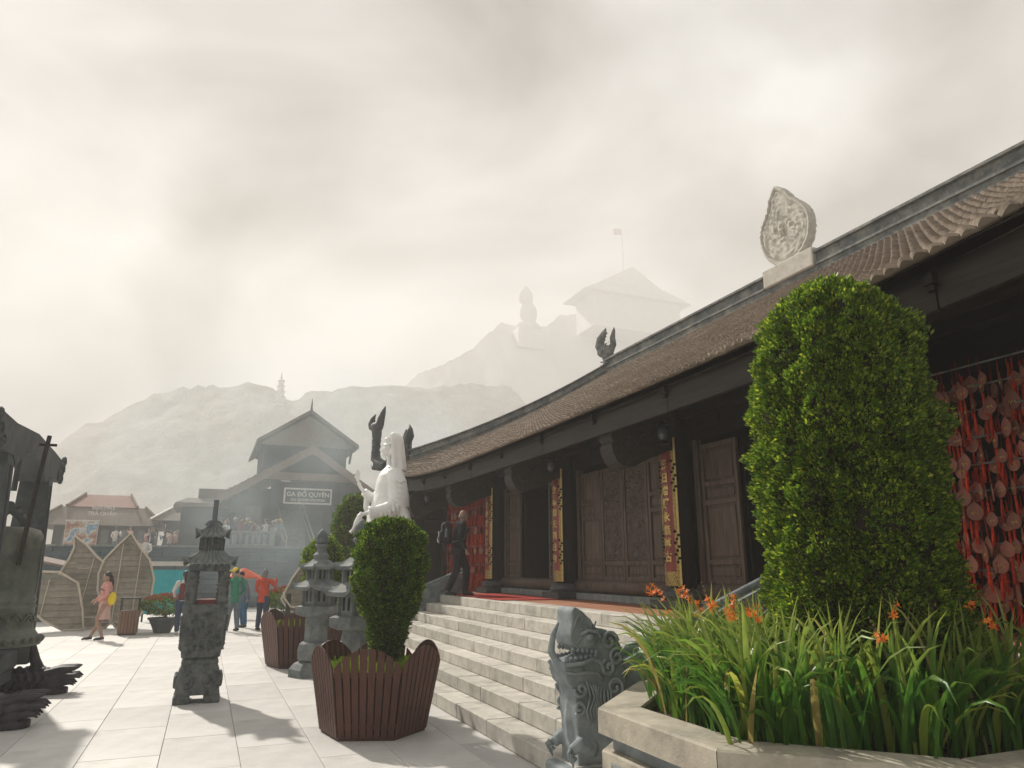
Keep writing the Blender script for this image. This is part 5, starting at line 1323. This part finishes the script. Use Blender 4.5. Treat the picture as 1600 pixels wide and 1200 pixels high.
for x in (2.45, 7.4):
    q = MB(); q.cbox(x, x+.25, 41.05, 41.6, 6.5, 6.95, .02); SB(q, 'beam_end', M['fascia_far'])
for x in (2.95, 6.7):
    q = MB(); q.box(x, x+.42, 41.5, 41.9, TZ, 6.44); SB(q, 'pillar', M['far_wood'])
for x in (1.2, 8.3):
    q = MB(); q.box(x, x+.3, 41.8, 42.1, TZ, 5.7); SB(q, 'pillar', M['far_wood'])
# walls with openings
for (xa, xb, za, zb_) in ((1.5, 1.75, TZ, 5.6), (1.75, 2.85, 5.0, 5.9), (2.6, 2.95, TZ, 5.0), (3.37, 6.7, 5.2, 6.44), (6.4, 6.7, TZ, 5.2), (7.12, 8.3, TZ, 6.0), (.9, 1.2, 4.6, 5.5)):
    q = MB(); q.box(xa, xb, 42.0, 42.15, za, zb_); SB(q, 'wall', M['far_wood'])
q = MB(); q.box(1.0, 8.6, 52, 52.2, TZ, 7); SB(q, 'rear_wall', M['far_wood'])
for x in (2.0, 2.35):
    q = MB(); q.box(x, x+.12, 41.93, 41.99, TZ+1.6, 4.95); SB(q, 'window_mullion', M['fascia_far'])
q = MB(); q.box(1.76, 2.59, 42.05, 42.07, TZ+.9, 4.99); SB(q, 'window_pane', M['glass'])
# stairs with pale rails seen under the sign
q = MB(); q.box(3.5, 6.3, 45, 45.1, TZ, 5.1); SB(q, 'stair_backdrop', M['slate_wall'])
for k in range(9):
    q = MB(); q.box(3.55, 5.2, 43.1+.2*k, 43.3+.2*k, TZ, TZ+.28*(k+1)); SB(q, 'stair_step', M['grey_stone'])
for x in (3.5, 5.0):
    q = MB(); q.tube([(x+.6, 42.9, TZ+.9), (x, 45.0, TZ+3.2)], .05, 6); q.tube([(x+.5, 42.9, TZ+.6), (x-.1, 45.0, TZ+2.8)], .035, 6); q.tube([(x+.6, 42.9, TZ), (x+.6, 42.9, TZ+.95)], .04, 6); SB(q, 'stair_rail', M['white_paint'])
# name board
q = MB(); q.cbox(3.62, 6.22, 41.28, 41.36, 5.14, 6.02, .01); sg_ = SB(q, 'name_board', M['white_paint'])
q = MB(); q.box(3.71, 6.13, 41.255, 41.279, 5.23, 5.93); q.v = [(x-SX, y-SY, z-TZ) for x, y, z in q.v]; q.build('board_face', M['far_wood'], sg_)
def text_mesh(s_, size, ext, mt, parent, loc, bold=.004, rx=pi/2):
    cu = bpy.data.curves.new('lettering', 'FONT'); cu.body = s_; cu.size = size; cu.extrude = ext; cu.align_x = 'CENTER'; cu.align_y = 'CENTER'; cu.offset = bold; cu.materials.append(mt)
    to = bpy.data.objects.new('tmp', cu); COL.objects.link(to); me = evalmesh(to, 'lettering'); bpy.data.objects.remove(to)
    return link('lettering', me, parent, loc, (rx, 0, 0))
text_mesh('GA ĐÔ QUYÊN', .335, .01, M['white_paint'], sg_, (4.92-SX, 41.24-SY, 5.66-TZ), .006)
text_mesh('~', .22, .01, M['white_paint'], sg_, (4.745-SX, 41.24-SY, 5.895-TZ), .006)
text_mesh('DO QUYEN STATION', .19, .01, M['white_paint'], sg_, (4.92-SX, 41.24-SY, 5.36-TZ), .004)
# upper roof tier
for (xa, xb) in ((2.05, 5.0), (7.95, 5.0)):
    q = MB(); s_ = 1 if xb > xa else -1
    q.add([(xa, 43.2, 8.75), (xb, 43.2, 10.75), (xb, 52, 10.75), (xa, 52, 8.75), (xa, 43.2, 8.95), (xb, 43.2, 10.95), (xb, 52, 10.95), (xa, 52, 8.95)], [(0,1,2,3), (7,6,5,4), (0,4,5,1), (1,5,6,2), (2,6,7,3), (3,7,4,0)]); SB(q, 'upper_roof', M['far_roof'], fix=True)
q = MB(); q.add([(2.2, 43.4, 8.7), (7.8, 43.4, 8.7), (5.0, 43.4, 10.6), (2.2, 43.5, 8.7), (7.8, 43.5, 8.7), (5.0, 43.5, 10.6)], [(0,1,2), (5,4,3), (0,3,4,1), (1,4,5,2), (2,5,3,0)]); SB(q, 'upper_gable', M['far_roof'], fix=True)
q = MB(); q.box(2.6, 7.4, 44.2, 51, 7.6, 8.98); SB(q, 'upper_wall', M['far_wood'])
for x in (2.2, 3.0, 6.8, 7.6):
    q = MB(); q.add([(x-.06, 43.5, 8.72), (x+.06, 43.5, 8.72), (x+.06, 44.2, 7.9), (x-.06, 44.2, 7.9), (x-.06, 43.7, 8.72), (x+.06, 43.7, 8.72), (x+.06, 44.2, 8.1), (x-.06, 44.2, 8.1)], [(0,1,2,3), (7,6,5,4), (0,4,5,1), (1,5,6,2), (2,6,7,3), (3,7,4,0)]); SB(q, 'roof_strut', M['far_wood'], fix=True)
q = MB(); q.tube([(5.0, 43.2, 10.9), (5.0, 43.2, 11.6)], [.07, .015], 6); SB(q, 'spire', M['far_wood'])
# side wing
t2 = thing('side_wing', (-.6, 46, TZ), 'low dark annex with a flared roof left of the station', 'annex')
q = MB(); q.box(-1.0, 1.6, 0, 6, 0, 2.6); q.build('wall', M['far_wood'], t2)
q = MB(); q.lathe([(2.5, 2.7), (2.35, 2.95), (1.5, 3.3)], 4, rot=pi/4, sy=1.6, c=(.3, 3, 0)); q.build('roof', M['far_roof'], t2)
q = MB(); q.box(-.2, 1.7, 1.5, 4.5, 3.1, 3.9); q.build('roof_lantern', M['far_roof'], t2)
# ------------------------------------------------------------------ tea house
t3 = thing('tea_house', (-7.0, 60, TZ), 'wide low hall with stepped red tiled roofs on the terrace, far left', 'hall')
q = MB(); q.box(-3.2, 3.2, 0, 6, 0, 2.4); q.build('wall', M['far_wood'], t3)
def hipr(mb, x0, x1, y0, y1, z0, z1, ix, iy, over=0):
    mb.add([(x0, y0, z0), (x1, y0, z0), (x1, y1, z0), (x0, y1, z0), (x0+ix, y0+iy, z1), (x1-ix, y0+iy, z1), (x1-ix, y1-iy, z1), (x0+ix, y1-iy, z1)], [(3,2,1,0), (4,5,6,7), (0,1,5,4), (1,2,6,5), (2,3,7,6), (3,0,4,7)])
q = MB(); hipr(q, -4.6, 4.0, -1.2, 7.5, 2.15, 3.55, 1.5, 2.0); q.build('lower_roof', M['far_roof'], t3)
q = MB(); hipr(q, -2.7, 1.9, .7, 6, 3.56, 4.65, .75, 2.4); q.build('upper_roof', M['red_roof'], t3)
for x in (-2.7, 1.9):
    q = MB(); q.tube([(x, .6, 3.62), (x+(.75 if x < 0 else -.75), 3.1, 4.75)], .10, 6); q.build('roof_ridge', M['fascia_far'], t3)
for x in (-4.55, 3.95):
    q = MB(); q.tube([(x, -1.2, 2.2), (x+(1.5 if x < 0 else -1.5), .8, 3.62)], .10, 6); q.build('roof_ridge', M['fascia_far'], t3)
for k in range(5):
    q = MB(); x = -2.6+1.2*k; q.box(x, x+.5, -.06, -.005, .2, 1.9); w_ = q.build('window', M['glass'], t3); q = MB(); q.box(x+.23, x+.27, -.09, -.062, .2, 1.9); q.build('mullion', M['fascia_far'], w_)
text_mesh('BÊN MÂY', .36, .01, M['white_paint'], t3, (-.2, -.35, 3.42), .01); text_mesh('TRÀ QUÁN', .36, .01, M['white_paint'], t3, (-.2, -.75, 2.98), .01)
t4 = thing('lean_to', (-2.3, 58, TZ), 'small timber hut with a pale sloping ridge between tea house and station', 'hut')
q = MB(); q.box(-.6, 3.2, 0, 4, 0, 2.6); q.build('wall', M['far_wood'], t4)
q = MB(); hipr(q, -1.6, 3.8, -.8, 5, 2.5, 3.7, 1.6, 2.2); q.build('roof', M['far_roof'], t4)
q = MB(); q.tube([(-1.6, -.85, 2.55), (0.0, 1.4, 3.8)], .09, 6); q.build('roof_ridge', M['white_paint'], t4)

# ------------------------------------------------------------------ hills in the mist
mat('hazed_stone', (.62, .61, .59), (.56, .55, .53), .2, .9)  # summit statue and buildings: haze fade put into the pale colour
mat('hazed_green', (.30, .305, .26), (.46, .45, .41), .16, .95, .9, .9, detail=9, bdist=2.0)  # hillside green lightened toward the sky, adding haze through colour
def hill(name, prof, y0, depth, seed, sc_=1.0):
    xs = [p[0] for p in prof]; hs = [p[1] for p in prof]; nx = 160; ny = 40
    def fn(i, j):
        x = xs[0]+(xs[-1]-xs[0])*i/(nx-1); f = j/(ny-1); h = float(np.interp(x, xs, hs))*1.09+noise.noise(Vector((x*.09, seed, 0)))*2.2+noise.noise(Vector((x*.5, seed, 0)))*.9; y = y0-depth*(1-f)
        q_ = f**1.1; n_ = noise.fractal(Vector((x*.05, y*.05, seed)), .9, 2.1, 5)*4*min(1, f*4)*(.35+.65*(1-f)) + noise.noise(Vector((x*.45, y*.3, seed)))*1.3*min(1, f*3)
        return Vector((x, y, -1+(h+1)*q_+n_*.8))
    m = MB(); m.grid(nx, ny, fn); m.grid(nx, 2, lambda i, j: Vector((fn(i, ny-1).x, y0+j*60, fn(i, ny-1).z if j == 0 else -2)))
    m.v = [(x*sc_, y*sc_, (z-1.72)*sc_+1.72 if z > 0 else -1) for x, y, z in m.v]
    o = m.build(name, M['hazed_green'] if name == 'near_hill' else mat('hazed_hill', (.62, .61, .585), (.54, .53, .51), .05, .95), smooth=True); tag(o, kind='structure'); return o  # far hill carries part of its haze in a pale base colour
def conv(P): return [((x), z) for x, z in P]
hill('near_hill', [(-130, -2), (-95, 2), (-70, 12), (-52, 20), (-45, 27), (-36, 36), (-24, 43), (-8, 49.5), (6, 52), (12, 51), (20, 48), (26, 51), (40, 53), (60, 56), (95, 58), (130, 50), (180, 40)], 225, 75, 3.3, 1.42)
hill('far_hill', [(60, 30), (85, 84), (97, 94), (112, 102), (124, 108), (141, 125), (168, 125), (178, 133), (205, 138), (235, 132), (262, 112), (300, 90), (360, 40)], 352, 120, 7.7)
rh = random.Random(5)
# seated giant statue and pagoda roofs on the far summit
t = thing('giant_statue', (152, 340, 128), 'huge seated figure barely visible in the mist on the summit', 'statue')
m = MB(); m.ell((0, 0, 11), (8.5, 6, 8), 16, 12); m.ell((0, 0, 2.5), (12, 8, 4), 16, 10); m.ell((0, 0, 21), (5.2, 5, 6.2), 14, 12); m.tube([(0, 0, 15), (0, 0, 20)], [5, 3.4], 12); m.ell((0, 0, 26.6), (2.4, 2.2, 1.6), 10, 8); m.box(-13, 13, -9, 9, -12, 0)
m.v = [(x*(.62 if z < 17 else .85)+(-1.5 if z > 17 else 0), y*.62, z*.93) for x, y, z in m.v]; fused(m, 'figure', M['hazed_stone'], .55, 2, t)
t = thing('summit_pavilion', (206, 326, 138), 'great tiered roof with a flagpole lost in the mist on the summit', 'pavilion')
m = MB(); m.box(-26, 30, -10, 10, -10, 9); m.build('wall', M['hazed_stone'], t)
m = MB(); hipr(m, -33, 36, -14, 14, 9, 18, 16, 6); m.build('lower_roof', M['hazed_stone'], t)
m = MB(); m.add([(-22, -10, 15.5), (22, -10, 14.5), (0, -10, 28), (-22, 10, 15.5), (22, 10, 14.5), (0, 10, 28)], [(0,1,2), (5,4,3), (0,3,4,1), (1,4,5,2), (2,5,3,0)]); m.build('upper_roof', M['hazed_stone'], t, fix=True)
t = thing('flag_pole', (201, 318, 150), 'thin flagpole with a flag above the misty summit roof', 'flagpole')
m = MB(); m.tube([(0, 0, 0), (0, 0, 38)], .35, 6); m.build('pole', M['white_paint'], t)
m = MB(); m.grid(10, 4, lambda i, j: Vector((-.4-.55*i, .3*sin(i*.8), 35.5+1.3*j-.12*i))); m.build('flag', mat('hazed_flag', (.5, .33, .3), None, 3, .8), t)  # flag red paled in the colour to look veiled by haze
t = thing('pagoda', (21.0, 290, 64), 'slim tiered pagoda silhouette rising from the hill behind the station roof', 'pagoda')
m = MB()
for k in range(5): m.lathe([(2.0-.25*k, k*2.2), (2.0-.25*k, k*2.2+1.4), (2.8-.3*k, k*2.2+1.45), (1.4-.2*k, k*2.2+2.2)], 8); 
m.build('tiers', M['hazed_stone'], t)
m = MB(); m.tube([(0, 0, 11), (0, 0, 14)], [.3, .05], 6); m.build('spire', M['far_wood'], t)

# ------------------------------------------------------------------ incense smoke drifting in front of the station
sm = bpy.data.materials.new('smoke'); sm.use_nodes = True; nt = sm.node_tree; nt.nodes.remove(nt.nodes['Principled BSDF'])
v = nt.nodes.new('ShaderNodeVolumePrincipled'); v.inputs['Color'].default_value = (.80, .92, .97, 1); v.inputs['Anisotropy'].default_value = .1
tcs = nt.nodes.new('ShaderNodeTexCoord'); nzs = nt.nodes.new('ShaderNodeTexNoise'); nzs.inputs['Scale'].default_value = .28; nzs.inputs['Detail'].default_value = 3; nzs.inputs['Distortion'].default_value = .6
mrs = nt.nodes.new('ShaderNodeMapRange'); mrs.inputs['From Min'].default_value = .42; mrs.inputs['From Max'].default_value = .72; mrs.inputs['To Max'].default_value = .065
nt.links.new(tcs.outputs['Object'], nzs.inputs['Vector']); nt.links.new(nzs.outputs['Fac'], mrs.inputs[0]); nt.links.new(mrs.outputs[0], v.inputs['Density'])
nt.links.new(v.outputs[0], nt.nodes['Material Output'].inputs['Volume'])
m = MB(); m.ell((0, 0, 0), (8.5, 6.0, 5.6), 24, 14); o = m.build('incense_smoke', sm, None, smooth=True, loc=(3.8, 33.0, 5.7)); tag(o, 'thin blue incense smoke drifting in front of the station', 'smoke', kind='stuff')
# ================================================================== people
mat('cloth_black', (.012, .013, .017), (.008, .009, .012), 14, .85, .3, 30)
mat('cloth_pink', (.62, .30, .26), (.52, .24, .21), 10, .85, .3, 20)
mat('cloth_pale_pink', (.58, .38, .33), (.5, .32, .27), 10, .85, .3, 20)
mat('cloth_green', (.015, .24, .14), (.012, .18, .11), 10, .75, .3, 20)
mat('cloth_orange', (.58, .075, .03), (.45, .055, .025), 10, .8, .3, 20)
mat('cloth_navy', (.02, .05, .10), (.015, .035, .07), 10, .85, .3, 20)
mat('cloth_blue', (.03, .12, .22), (.02, .09, .17), 10, .85, .3, 20)
mat('cloth_grey', (.16, .20, .23), (.11, .15, .18), 10, .85, .3, 20)
mat('cloth_white', (.6, .57, .54), (.5, .47, .45), 10, .85, .3, 20)
mat('cloth_maroon', (.14, .02, .025), (.10, .015, .02), 10, .85, .3, 20)
mat('cloth_yellow', (.75, .58, .02), (.62, .46, .02), 10, .7, .2, 20)
mat('grey_hair', (.22, .21, .21), (.13, .125, .125), 20, .7)
mat('sole', (.03, .03, .035), None, 10, .6)
def person(loc, rz, label, h=1.7, legs=None, arms=None, top='cloth_black', bottom='cloth_black', hair='hair', skirt=None, lean=0.0, head_turn=0, hairlen=0, bald=False, sleeves=1.0, top_len=.92, shoe='sole', barelegs=False, vox=.014, hood=False, group='people on the plaza', cap=None):
    t = thing('person', loc, label, 'person', group, rz=rz); k = h/1.7; t.scale = (k, k, k)
    V = Vector
    legs = legs or {-1: [(-.09, 0, .90), (-.10, .03, .50), (-.10, -.02, .09)], 1: [(.09, 0, .90), (.10, .03, .50), (.10, -.02, .09)]}
    arms = arms or {-1: [(-.19, 0, 1.40), (-.25, -.03, 1.13), (-.24, .04, .88)], 1: [(.19, 0, 1.40), (.25, -.03, 1.13), (.24, .04, .88)]}
    ly = lambda z: lean*(z-.9)
    def A(p): return V((p[0], p[1]+ly(p[2]), p[2]))
    b = MB()
    b.tube([V((0, 0, .86)), V((0, 0, 1.0)), A((0, .01, 1.15)), A((0, .01, 1.32)), A((0, 0, 1.42))], [.135, .13, .115, .13, .09], 14, flat=.72)
    b.tube([A((0, 0, 1.40)), A((0, .015, 1.50))], [.055, .05], 10)
    hc = A((0, .03, 1.595)); b.ell(hc, (.075, .095, .115), 16, 12)
    R = Matrix.Rotation(head_turn, 3, 'Z')
    def Hh(x, y, z): return hc + R @ V((x, y, z))
    b.tube([Hh(0, .085, .015), Hh(0, .112, -.02), Hh(0, .088, -.03)], [.012, .016, .012], 6); b.ell(Hh(0, .07, -.08), (.04, .035, .03), 8, 6)
    b.ell(Hh(0, .088, -.055), (.025, .012, .007), 8, 5)
    for s_ in (-1, 1):
        b.ell(Hh(s_*.078, -.005, -.01), (.012, .022, .03), 8, 6)
        L3 = [V(p) for p in legs[s_]]; an = L3[2]; toe = legs.get('toe%d' % s_, (0, .17, -.06))
        b.tube([L3[0], L3[0].lerp(L3[1], .5), L3[1], L3[1].lerp(an, .35), an], [.085, .078, .055, .055, .036], 10)
        b.tube([an, an+V((0, -.03, -.04)), an+V(toe)*.6, an+V(toe)], [.035, .035, .03, .02], 8)
        a3 = [A(p) for p in arms[s_]]; b.tube([a3[0], a3[0].lerp(a3[1], .5), a3[1], a3[2]], [.05, .045, .036, .026], 9)
        hd = (a3[2]-a3[1]).normalized(); sdv = hd.orthogonal().normalized()
        b.ell(a3[2]+hd*.045, (.028, .028, .04), 8, 6)
        for q in range(4): o = sdv*(.018*(q-1.5)); b.tube([a3[2]+hd*.06+o, a3[2]+hd*.10+o*1.1, a3[2]+hd*(.13-.01*abs(q-1.5))+o+hd.cross(sdv)*.015], [.0095, .009, .007], 5)
        b.tube([a3[2]+hd*.02+sdv*.03, a3[2]+hd*.05+sdv*.05, a3[2]+hd*.075+sdv*.045], [.011, .01, .008], 5)
    body = fused(b, 'body', M['skin'], vox, 1, t)
    c = MB(); z0 = top_len
    c.tube([V((0, 0, z0-.02)), V((0, 0, 1.0)), A((0, .01, 1.15)), A((0, .01, 1.32)), A((0, 0, 1.44)), A((0, .005, 1.475))], [.165, .155, .142, .158, .11, .07], 16, flat=.76)
    for s_ in (-1, 1):
        a3 = [A(p) for p in arms[s_]]; e = a3[1].lerp(a3[2], .92*sleeves)
        c.tube([a3[0]+V((-s_*.04, 0, .005)), a3[0], a3[0].lerp(a3[1], .5), a3[1], e], [.07, .07, .062, .052, .045], 10)
    fused(c, 'jacket', M[top], vox, 1, t)
    if skirt:
        c = MB(); n = 24
        c.grid(n, 5, lambda i, j: V(((.135+.045*j/4+.008*sin(i*2.6)*j/4)*cos(2*pi*i/n), (.11+.055*j/4+.008*cos(i*2.1)*j/4)*sin(2*pi*i/n), .98-.46*j/4)), closed=True); c.build('skirt', M[skirt], t, smooth=True)
    else:
        c = MB(); c.tube([V((0, 0, .80)), V((0, 0, 1.02))], [.14, .145], 14, flat=.78)
        for s_ in (-1, 1):
            L3 = [V(p) for p in legs[s_]]; c.tube([L3[0]+V((0, 0, .05)), L3[0].lerp(L3[1], .5), L3[1], L3[1].lerp(L3[2], .5), L3[2]+V((0, 0, .0))], [.105, .095, .078, .072, .062], 11)
        fused(c, 'trousers', M[bottom], vox, 1, t)
    for s_ in (-1, 1):
        an = V(legs[s_][2]); toe = V(legs.get('toe%d' % s_, (0, .17, -.06)))
        c = MB(); c.tube([an+V((0, -.05, -.035)), an+toe*.3+V((0, 0, -.025)), an+toe*.8, an+toe*1.1+V((0, 0, -.005))], [.042, .048, .036, .02], 9, flat=.9); c.build('shoe', M[shoe], t, smooth=True)
    if not bald:
        c = MB(); c.ell(hc+R @ V((0, -.018, .03)), (.085, .098, .105), 14, 10); 
        if hairlen: c.tube([Hh(0, -.05, .02), Hh(0, -.10, -.1), Hh(0, -.115, -.1-hairlen*.5), Hh(0, -.10, -.1-hairlen)], [.085, .085, .075, .03], 10, flat=.6)
        for v_ in range(len(c.v)): pass
        ho = fused(c, 'hair', M[hair], vox, 1, t)
    else:
        c = MB(); c.ell(hc+V((0, -.012, -.02)), (.079, .095, .06), 12, 8); c.build('short_hair', M['grey_hair'], t, smooth=True)
    if hood:
        c = MB(); c.tube([A((0, -.10, 1.46)), A((0, -.13, 1.40)), A((0, -.10, 1.33))], [.09, .10, .05], 10, flat=.6); c.build('hood', M[top], t, smooth=True)
    if cap:
        c = MB(); c.ell(hc+V((0, 0, .055)), (.09, .105, .085), 14, 8); c.tube([Hh(0, .06, .06), Hh(0, .17, .04)], [.07, .06], 10, flat=.25); c.build('cap', M[cap], t, smooth=True)
    return t
FR = -pi/2      # facing +X
man = person((4.86, 14.55, PZ+.0), FR-.15, 'bald man in black with a backpack walking along the porch', 1.74,
    legs={-1: [(-.09, .02, .90), (-.09, .20, .53), (-.08, .17, .09)], 1: [(.09, -.02, .90), (.09, -.04, .50), (.10, -.22, .10)]},
    arms={-1: [(-.19, 0, 1.40), (-.25, -.06, 1.13), (-.22, .10, .90)], 1: [(.19, 0, 1.40), (.25, -.03, 1.12), (.25, .12, .90)]}, bald=True, lean=.10, head_turn=-.3, top_len=.86, group='people near the temple')
t = thing('backpack', (4.86, 14.55, PZ), 'black backpack with a bottle on the back of the bald man', 'backpack', rz=FR-.15)
c = MB(); c.cbox(-.16, .16, -.36, -.15, 1.02, 1.50, .06); c.cbox(-.12, .12, -.41, -.355, 1.05, 1.30, .02); fused(c, 'bag', M['cloth_black'], .016, 2, t)
for s_ in (-1, 1):
    c = MB(); c.tube([(s_*.11, -.16, 1.48), (s_*.12, .02, 1.52), (s_*.12, .15, 1.38), (s_*.15, .10, 1.15), (s_*.15, -.15, 1.08)], .018, 6, flat=.6); c.build('strap', M['cloth_grey'], t)
c = MB(); c.lathe([(.035, 1.18), (.035, 1.32), (.015, 1.35), (.015, 1.37)], 10, (.17, -.28, 0)); c.build('bottle', M['glass'], t)
c = MB(); c.tube([(0, -.42, 1.30), (.1, -.43, 1.22), (-.1, -.43, 1.15), (.08, -.43, 1.07)], .008, 5); c.build('cord', M['cloth_white'], t)
person((-2.2, 20.9, 0), pi/2+.2, 'woman in a pink jacket and short skirt with long black hair, walking left', 1.60,
    legs={-1: [(-.08, 0, .90), (-.08, .14, .52), (-.08, -.02, .09)], 1: [(.08, 0, .90), (.08, .04, .50), (.08, .24, .10)]},
    arms={-1: [(-.17, 0, 1.40), (-.21, .0, 1.13), (-.17, .20, .98)], 1: [(.17, 0, 1.40), (.21, .02, 1.13), (.17, .22, 1.0)]}, top='cloth_pink', skirt='cloth_pale_pink', hairlen=.42, top_len=.84)
t = thing('shoulder_bag', (-2.2, 20.9, 0), 'bright yellow bag carried on the hip of the woman in pink', 'bag', rz=pi/2+.2)
c = MB(); c.ell((-.18, -.12, .98), (.06, .10, .16), 10, 8); c.build('pouch', M['cloth_yellow'], t, smooth=True); c = MB(); c.tube([(-.18, -.12, 1.1), (-.05, .13, 1.20), (.12, .08, 1.33)], .012, 5); c.build('strap', M['cloth_navy'], t)
person((.85, 22.3, 0), .45, 'man in a green jacket, grey trousers and a yellow cap, seen from behind', 1.70,
    legs={-1: [(-.09, 0, .90), (-.11, .05, .50), (-.13, .08, .09)], 1: [(.09, 0, .90), (.10, .0, .50), (.11, -.08, .09)]}, arms={-1: [(-.20, 0, 1.40), (-.28, .02, 1.13), (-.24, .16, .94)], 1: [(.20, 0, 1.40), (.27, .02, 1.13), (.22, .16, .94)]},
    top='cloth_green', bottom='cloth_grey', cap='cloth_yellow', head_turn=.7, lean=.06, top_len=.80)
person((1.62, 22.3, 0), -.5, 'person in an orange jacket and dark jeans with a grey scarf, holding up a phone', 1.66,
    arms={-1: [(-.19, 0, 1.40), (-.26, .05, 1.14), (-.2, .2, 1.02)], 1: [(.19, 0, 1.40), (.27, .14, 1.22), (.22, .28, 1.45)]}, top='cloth_orange', bottom='cloth_navy', hair='grey_hair', hairlen=.2, top_len=.80, hood=True)
person((2.62, 22.2, 0), -.9, 'person in a blue jacket and black trousers behind the far planter', 1.70,
    arms={-1: [(-.19, 0, 1.40), (-.25, .08, 1.18), (-.1, .30, 1.30)], 1: [(.19, 0, 1.40), (.25, .08, 1.18), (.1, .32, 1.32)]}, top='cloth_blue', bottom='cloth_black', top_len=.82)
person((-.45, 21.8, 0), .3, 'woman in a dark red vest with pale sleeves, partly hidden by the incense tower', 1.62, top='cloth_white', bottom='cloth_navy', hairlen=.15, shoe='cloth_white',
    arms={-1: [(-.18, 0, 1.40), (-.27, .04, 1.17), (-.18, .18, 1.0)], 1: [(.18, 0, 1.40), (.27, .04, 1.17), (.18, .18, 1.0)]})
c = MB(); c.tube([(0, 0, .92), (0, 0, 1.15), (0, 0, 1.38)], [.172, .165, .155], 14, flat=.8); vo = c.build('vest', M['cloth_maroon'], [o for o in bpy.data.objects if o.get('label', '').startswith('woman in a dark red')][0], smooth=True)
person((1.20, 23.6, 0), 1.9, 'person in blue jeans stepping out behind the man in green', 1.6, top='cloth_grey', bottom='cloth_blue', lean=.25)
# crowd on the terrace: small figures, a few shared bodies
def crowd_mesh(i, top, bottom, hat=None):
    r = random.Random(i*7+1); c = MB(); mats = [M[top], M[bottom], M['skin'], M[hat or 'hair']]
    c.mi = 1; st_ = r.uniform(.05, .16)
    for s_ in (-1, 1): c.tube([(s_*.08, 0, .86), (s_*.1, .03, .48), (s_*st_, -.02*s_, .03), (s_*st_, .12, .02)], [.09, .065, .045, .03], 7)
    c.mi = 0; c.tube([(0, 0, .80), (0, 0, 1.1), (0, 0, 1.38), (0, 0, 1.45)], [.15, .14, .17, .06], 9, flat=.7)
    for s_ in (-1, 1):
        up_ = r.random() < .3; c.mi = 0
        P = [(s_*.18, 0, 1.38), (s_*.27, .05, 1.14), (s_*.2, .22, 1.42 if up_ else 1.0)]
        c.tube(P, [.06, .05, .04], 7); c.mi = 2; c.ell(P[-1], (.04, .04, .05), 6, 5)
    c.mi = 2; c.tube([(0, 0, 1.42), (0, 0, 1.52)], .05, 7); c.ell((0, .01, 1.58), (.08, .09, .115), 10, 8); c.mi = 3; c.ell((0, -.02, 1.615), (.088, .095, .10), 9, 7)
    if hat: c.lathe([(.15, 1.63), (.09, 1.66)], 12)
    return c.mesh('person', mats, True)
CR = [('cloth_black', 'cloth_navy', None), ('cloth_white', 'cloth_grey', None), ('cloth_grey', 'cloth_black', 'cloth_white'), ('cloth_navy', 'cloth_black', None), ('cloth_maroon', 'cloth_black', None), ('cloth_grey', 'cloth_navy', 'cloth_yellow'), ('cloth_navy', 'cloth_grey', 'cloth_white'), ('cloth_pale_pink', 'cloth_black', None)]
CW = ['black jacket', 'white top', 'grey top and white hat', 'navy top', 'maroon top', 'grey top and yellow hat', 'navy top and white hat', 'pale pink top']
CM = [crowd_mesh(i, *c) for i, c in enumerate(CR)]
rp_ = random.Random(77)
def crowd(x, y, z, i, where, grp):
    o = link('person', CM[i], None, (x, y, z), (0, 0, rp_.uniform(0, 6.28))); s_ = rp_.uniform(.92, 1.04); o.scale = (s_, s_, s_)
    tag(o, 'small figure in a %s %s' % (CW[i], where), 'person', grp)
for k in range(34):
    crowd(-3.9+rp_.uniform(0, 3.6), 54+rp_.uniform(-2, 3), TZ, rp_.randrange(8), 'in the crowd by the tea house', 'crowd on the terrace')
for k in range(16):
    crowd(rp_.uniform(.3, 3.4), 40.3+rp_.uniform(-1.5, 1.0), TZ, rp_.randrange(8), 'behind the station railing', 'people at the station railing')
for x, i in ((-5.2, 1), (-4.4, 7)): crowd(x, 50, TZ, i, 'walking above the lotus petals', 'walkers above the petals')
crowd(-2.35, 33.5, 1.3, 1, 'right of the tall petal tip', 'walkers by the wall')
q = MB(); q.cbox(-3.4, -1.2, 33.0, 35.85, 0, 1.3, .02); tag(q.build('landing', M['slate_wall']), kind='structure')
# ================================================================== the air
hz = MB(); hz.box(-260, 420, -50, 470, -1.2, 178)
hm = bpy.data.materials.new('haze'); hm.use_nodes = True; nt = hm.node_tree; nt.nodes.remove(nt.nodes['Principled BSDF'])
v = nt.nodes.new('ShaderNodeVolumePrincipled'); v.inputs['Color'].default_value = (.91, .90, .885, 1); v.inputs['Density'].default_value = HAZE_DENSITY; v.inputs['Anisotropy'].default_value = .12
nt.links.new(v.outputs[0], nt.nodes['Material Output'].inputs['Volume'])
tag(hz.build('haze', hm), kind='stuff')
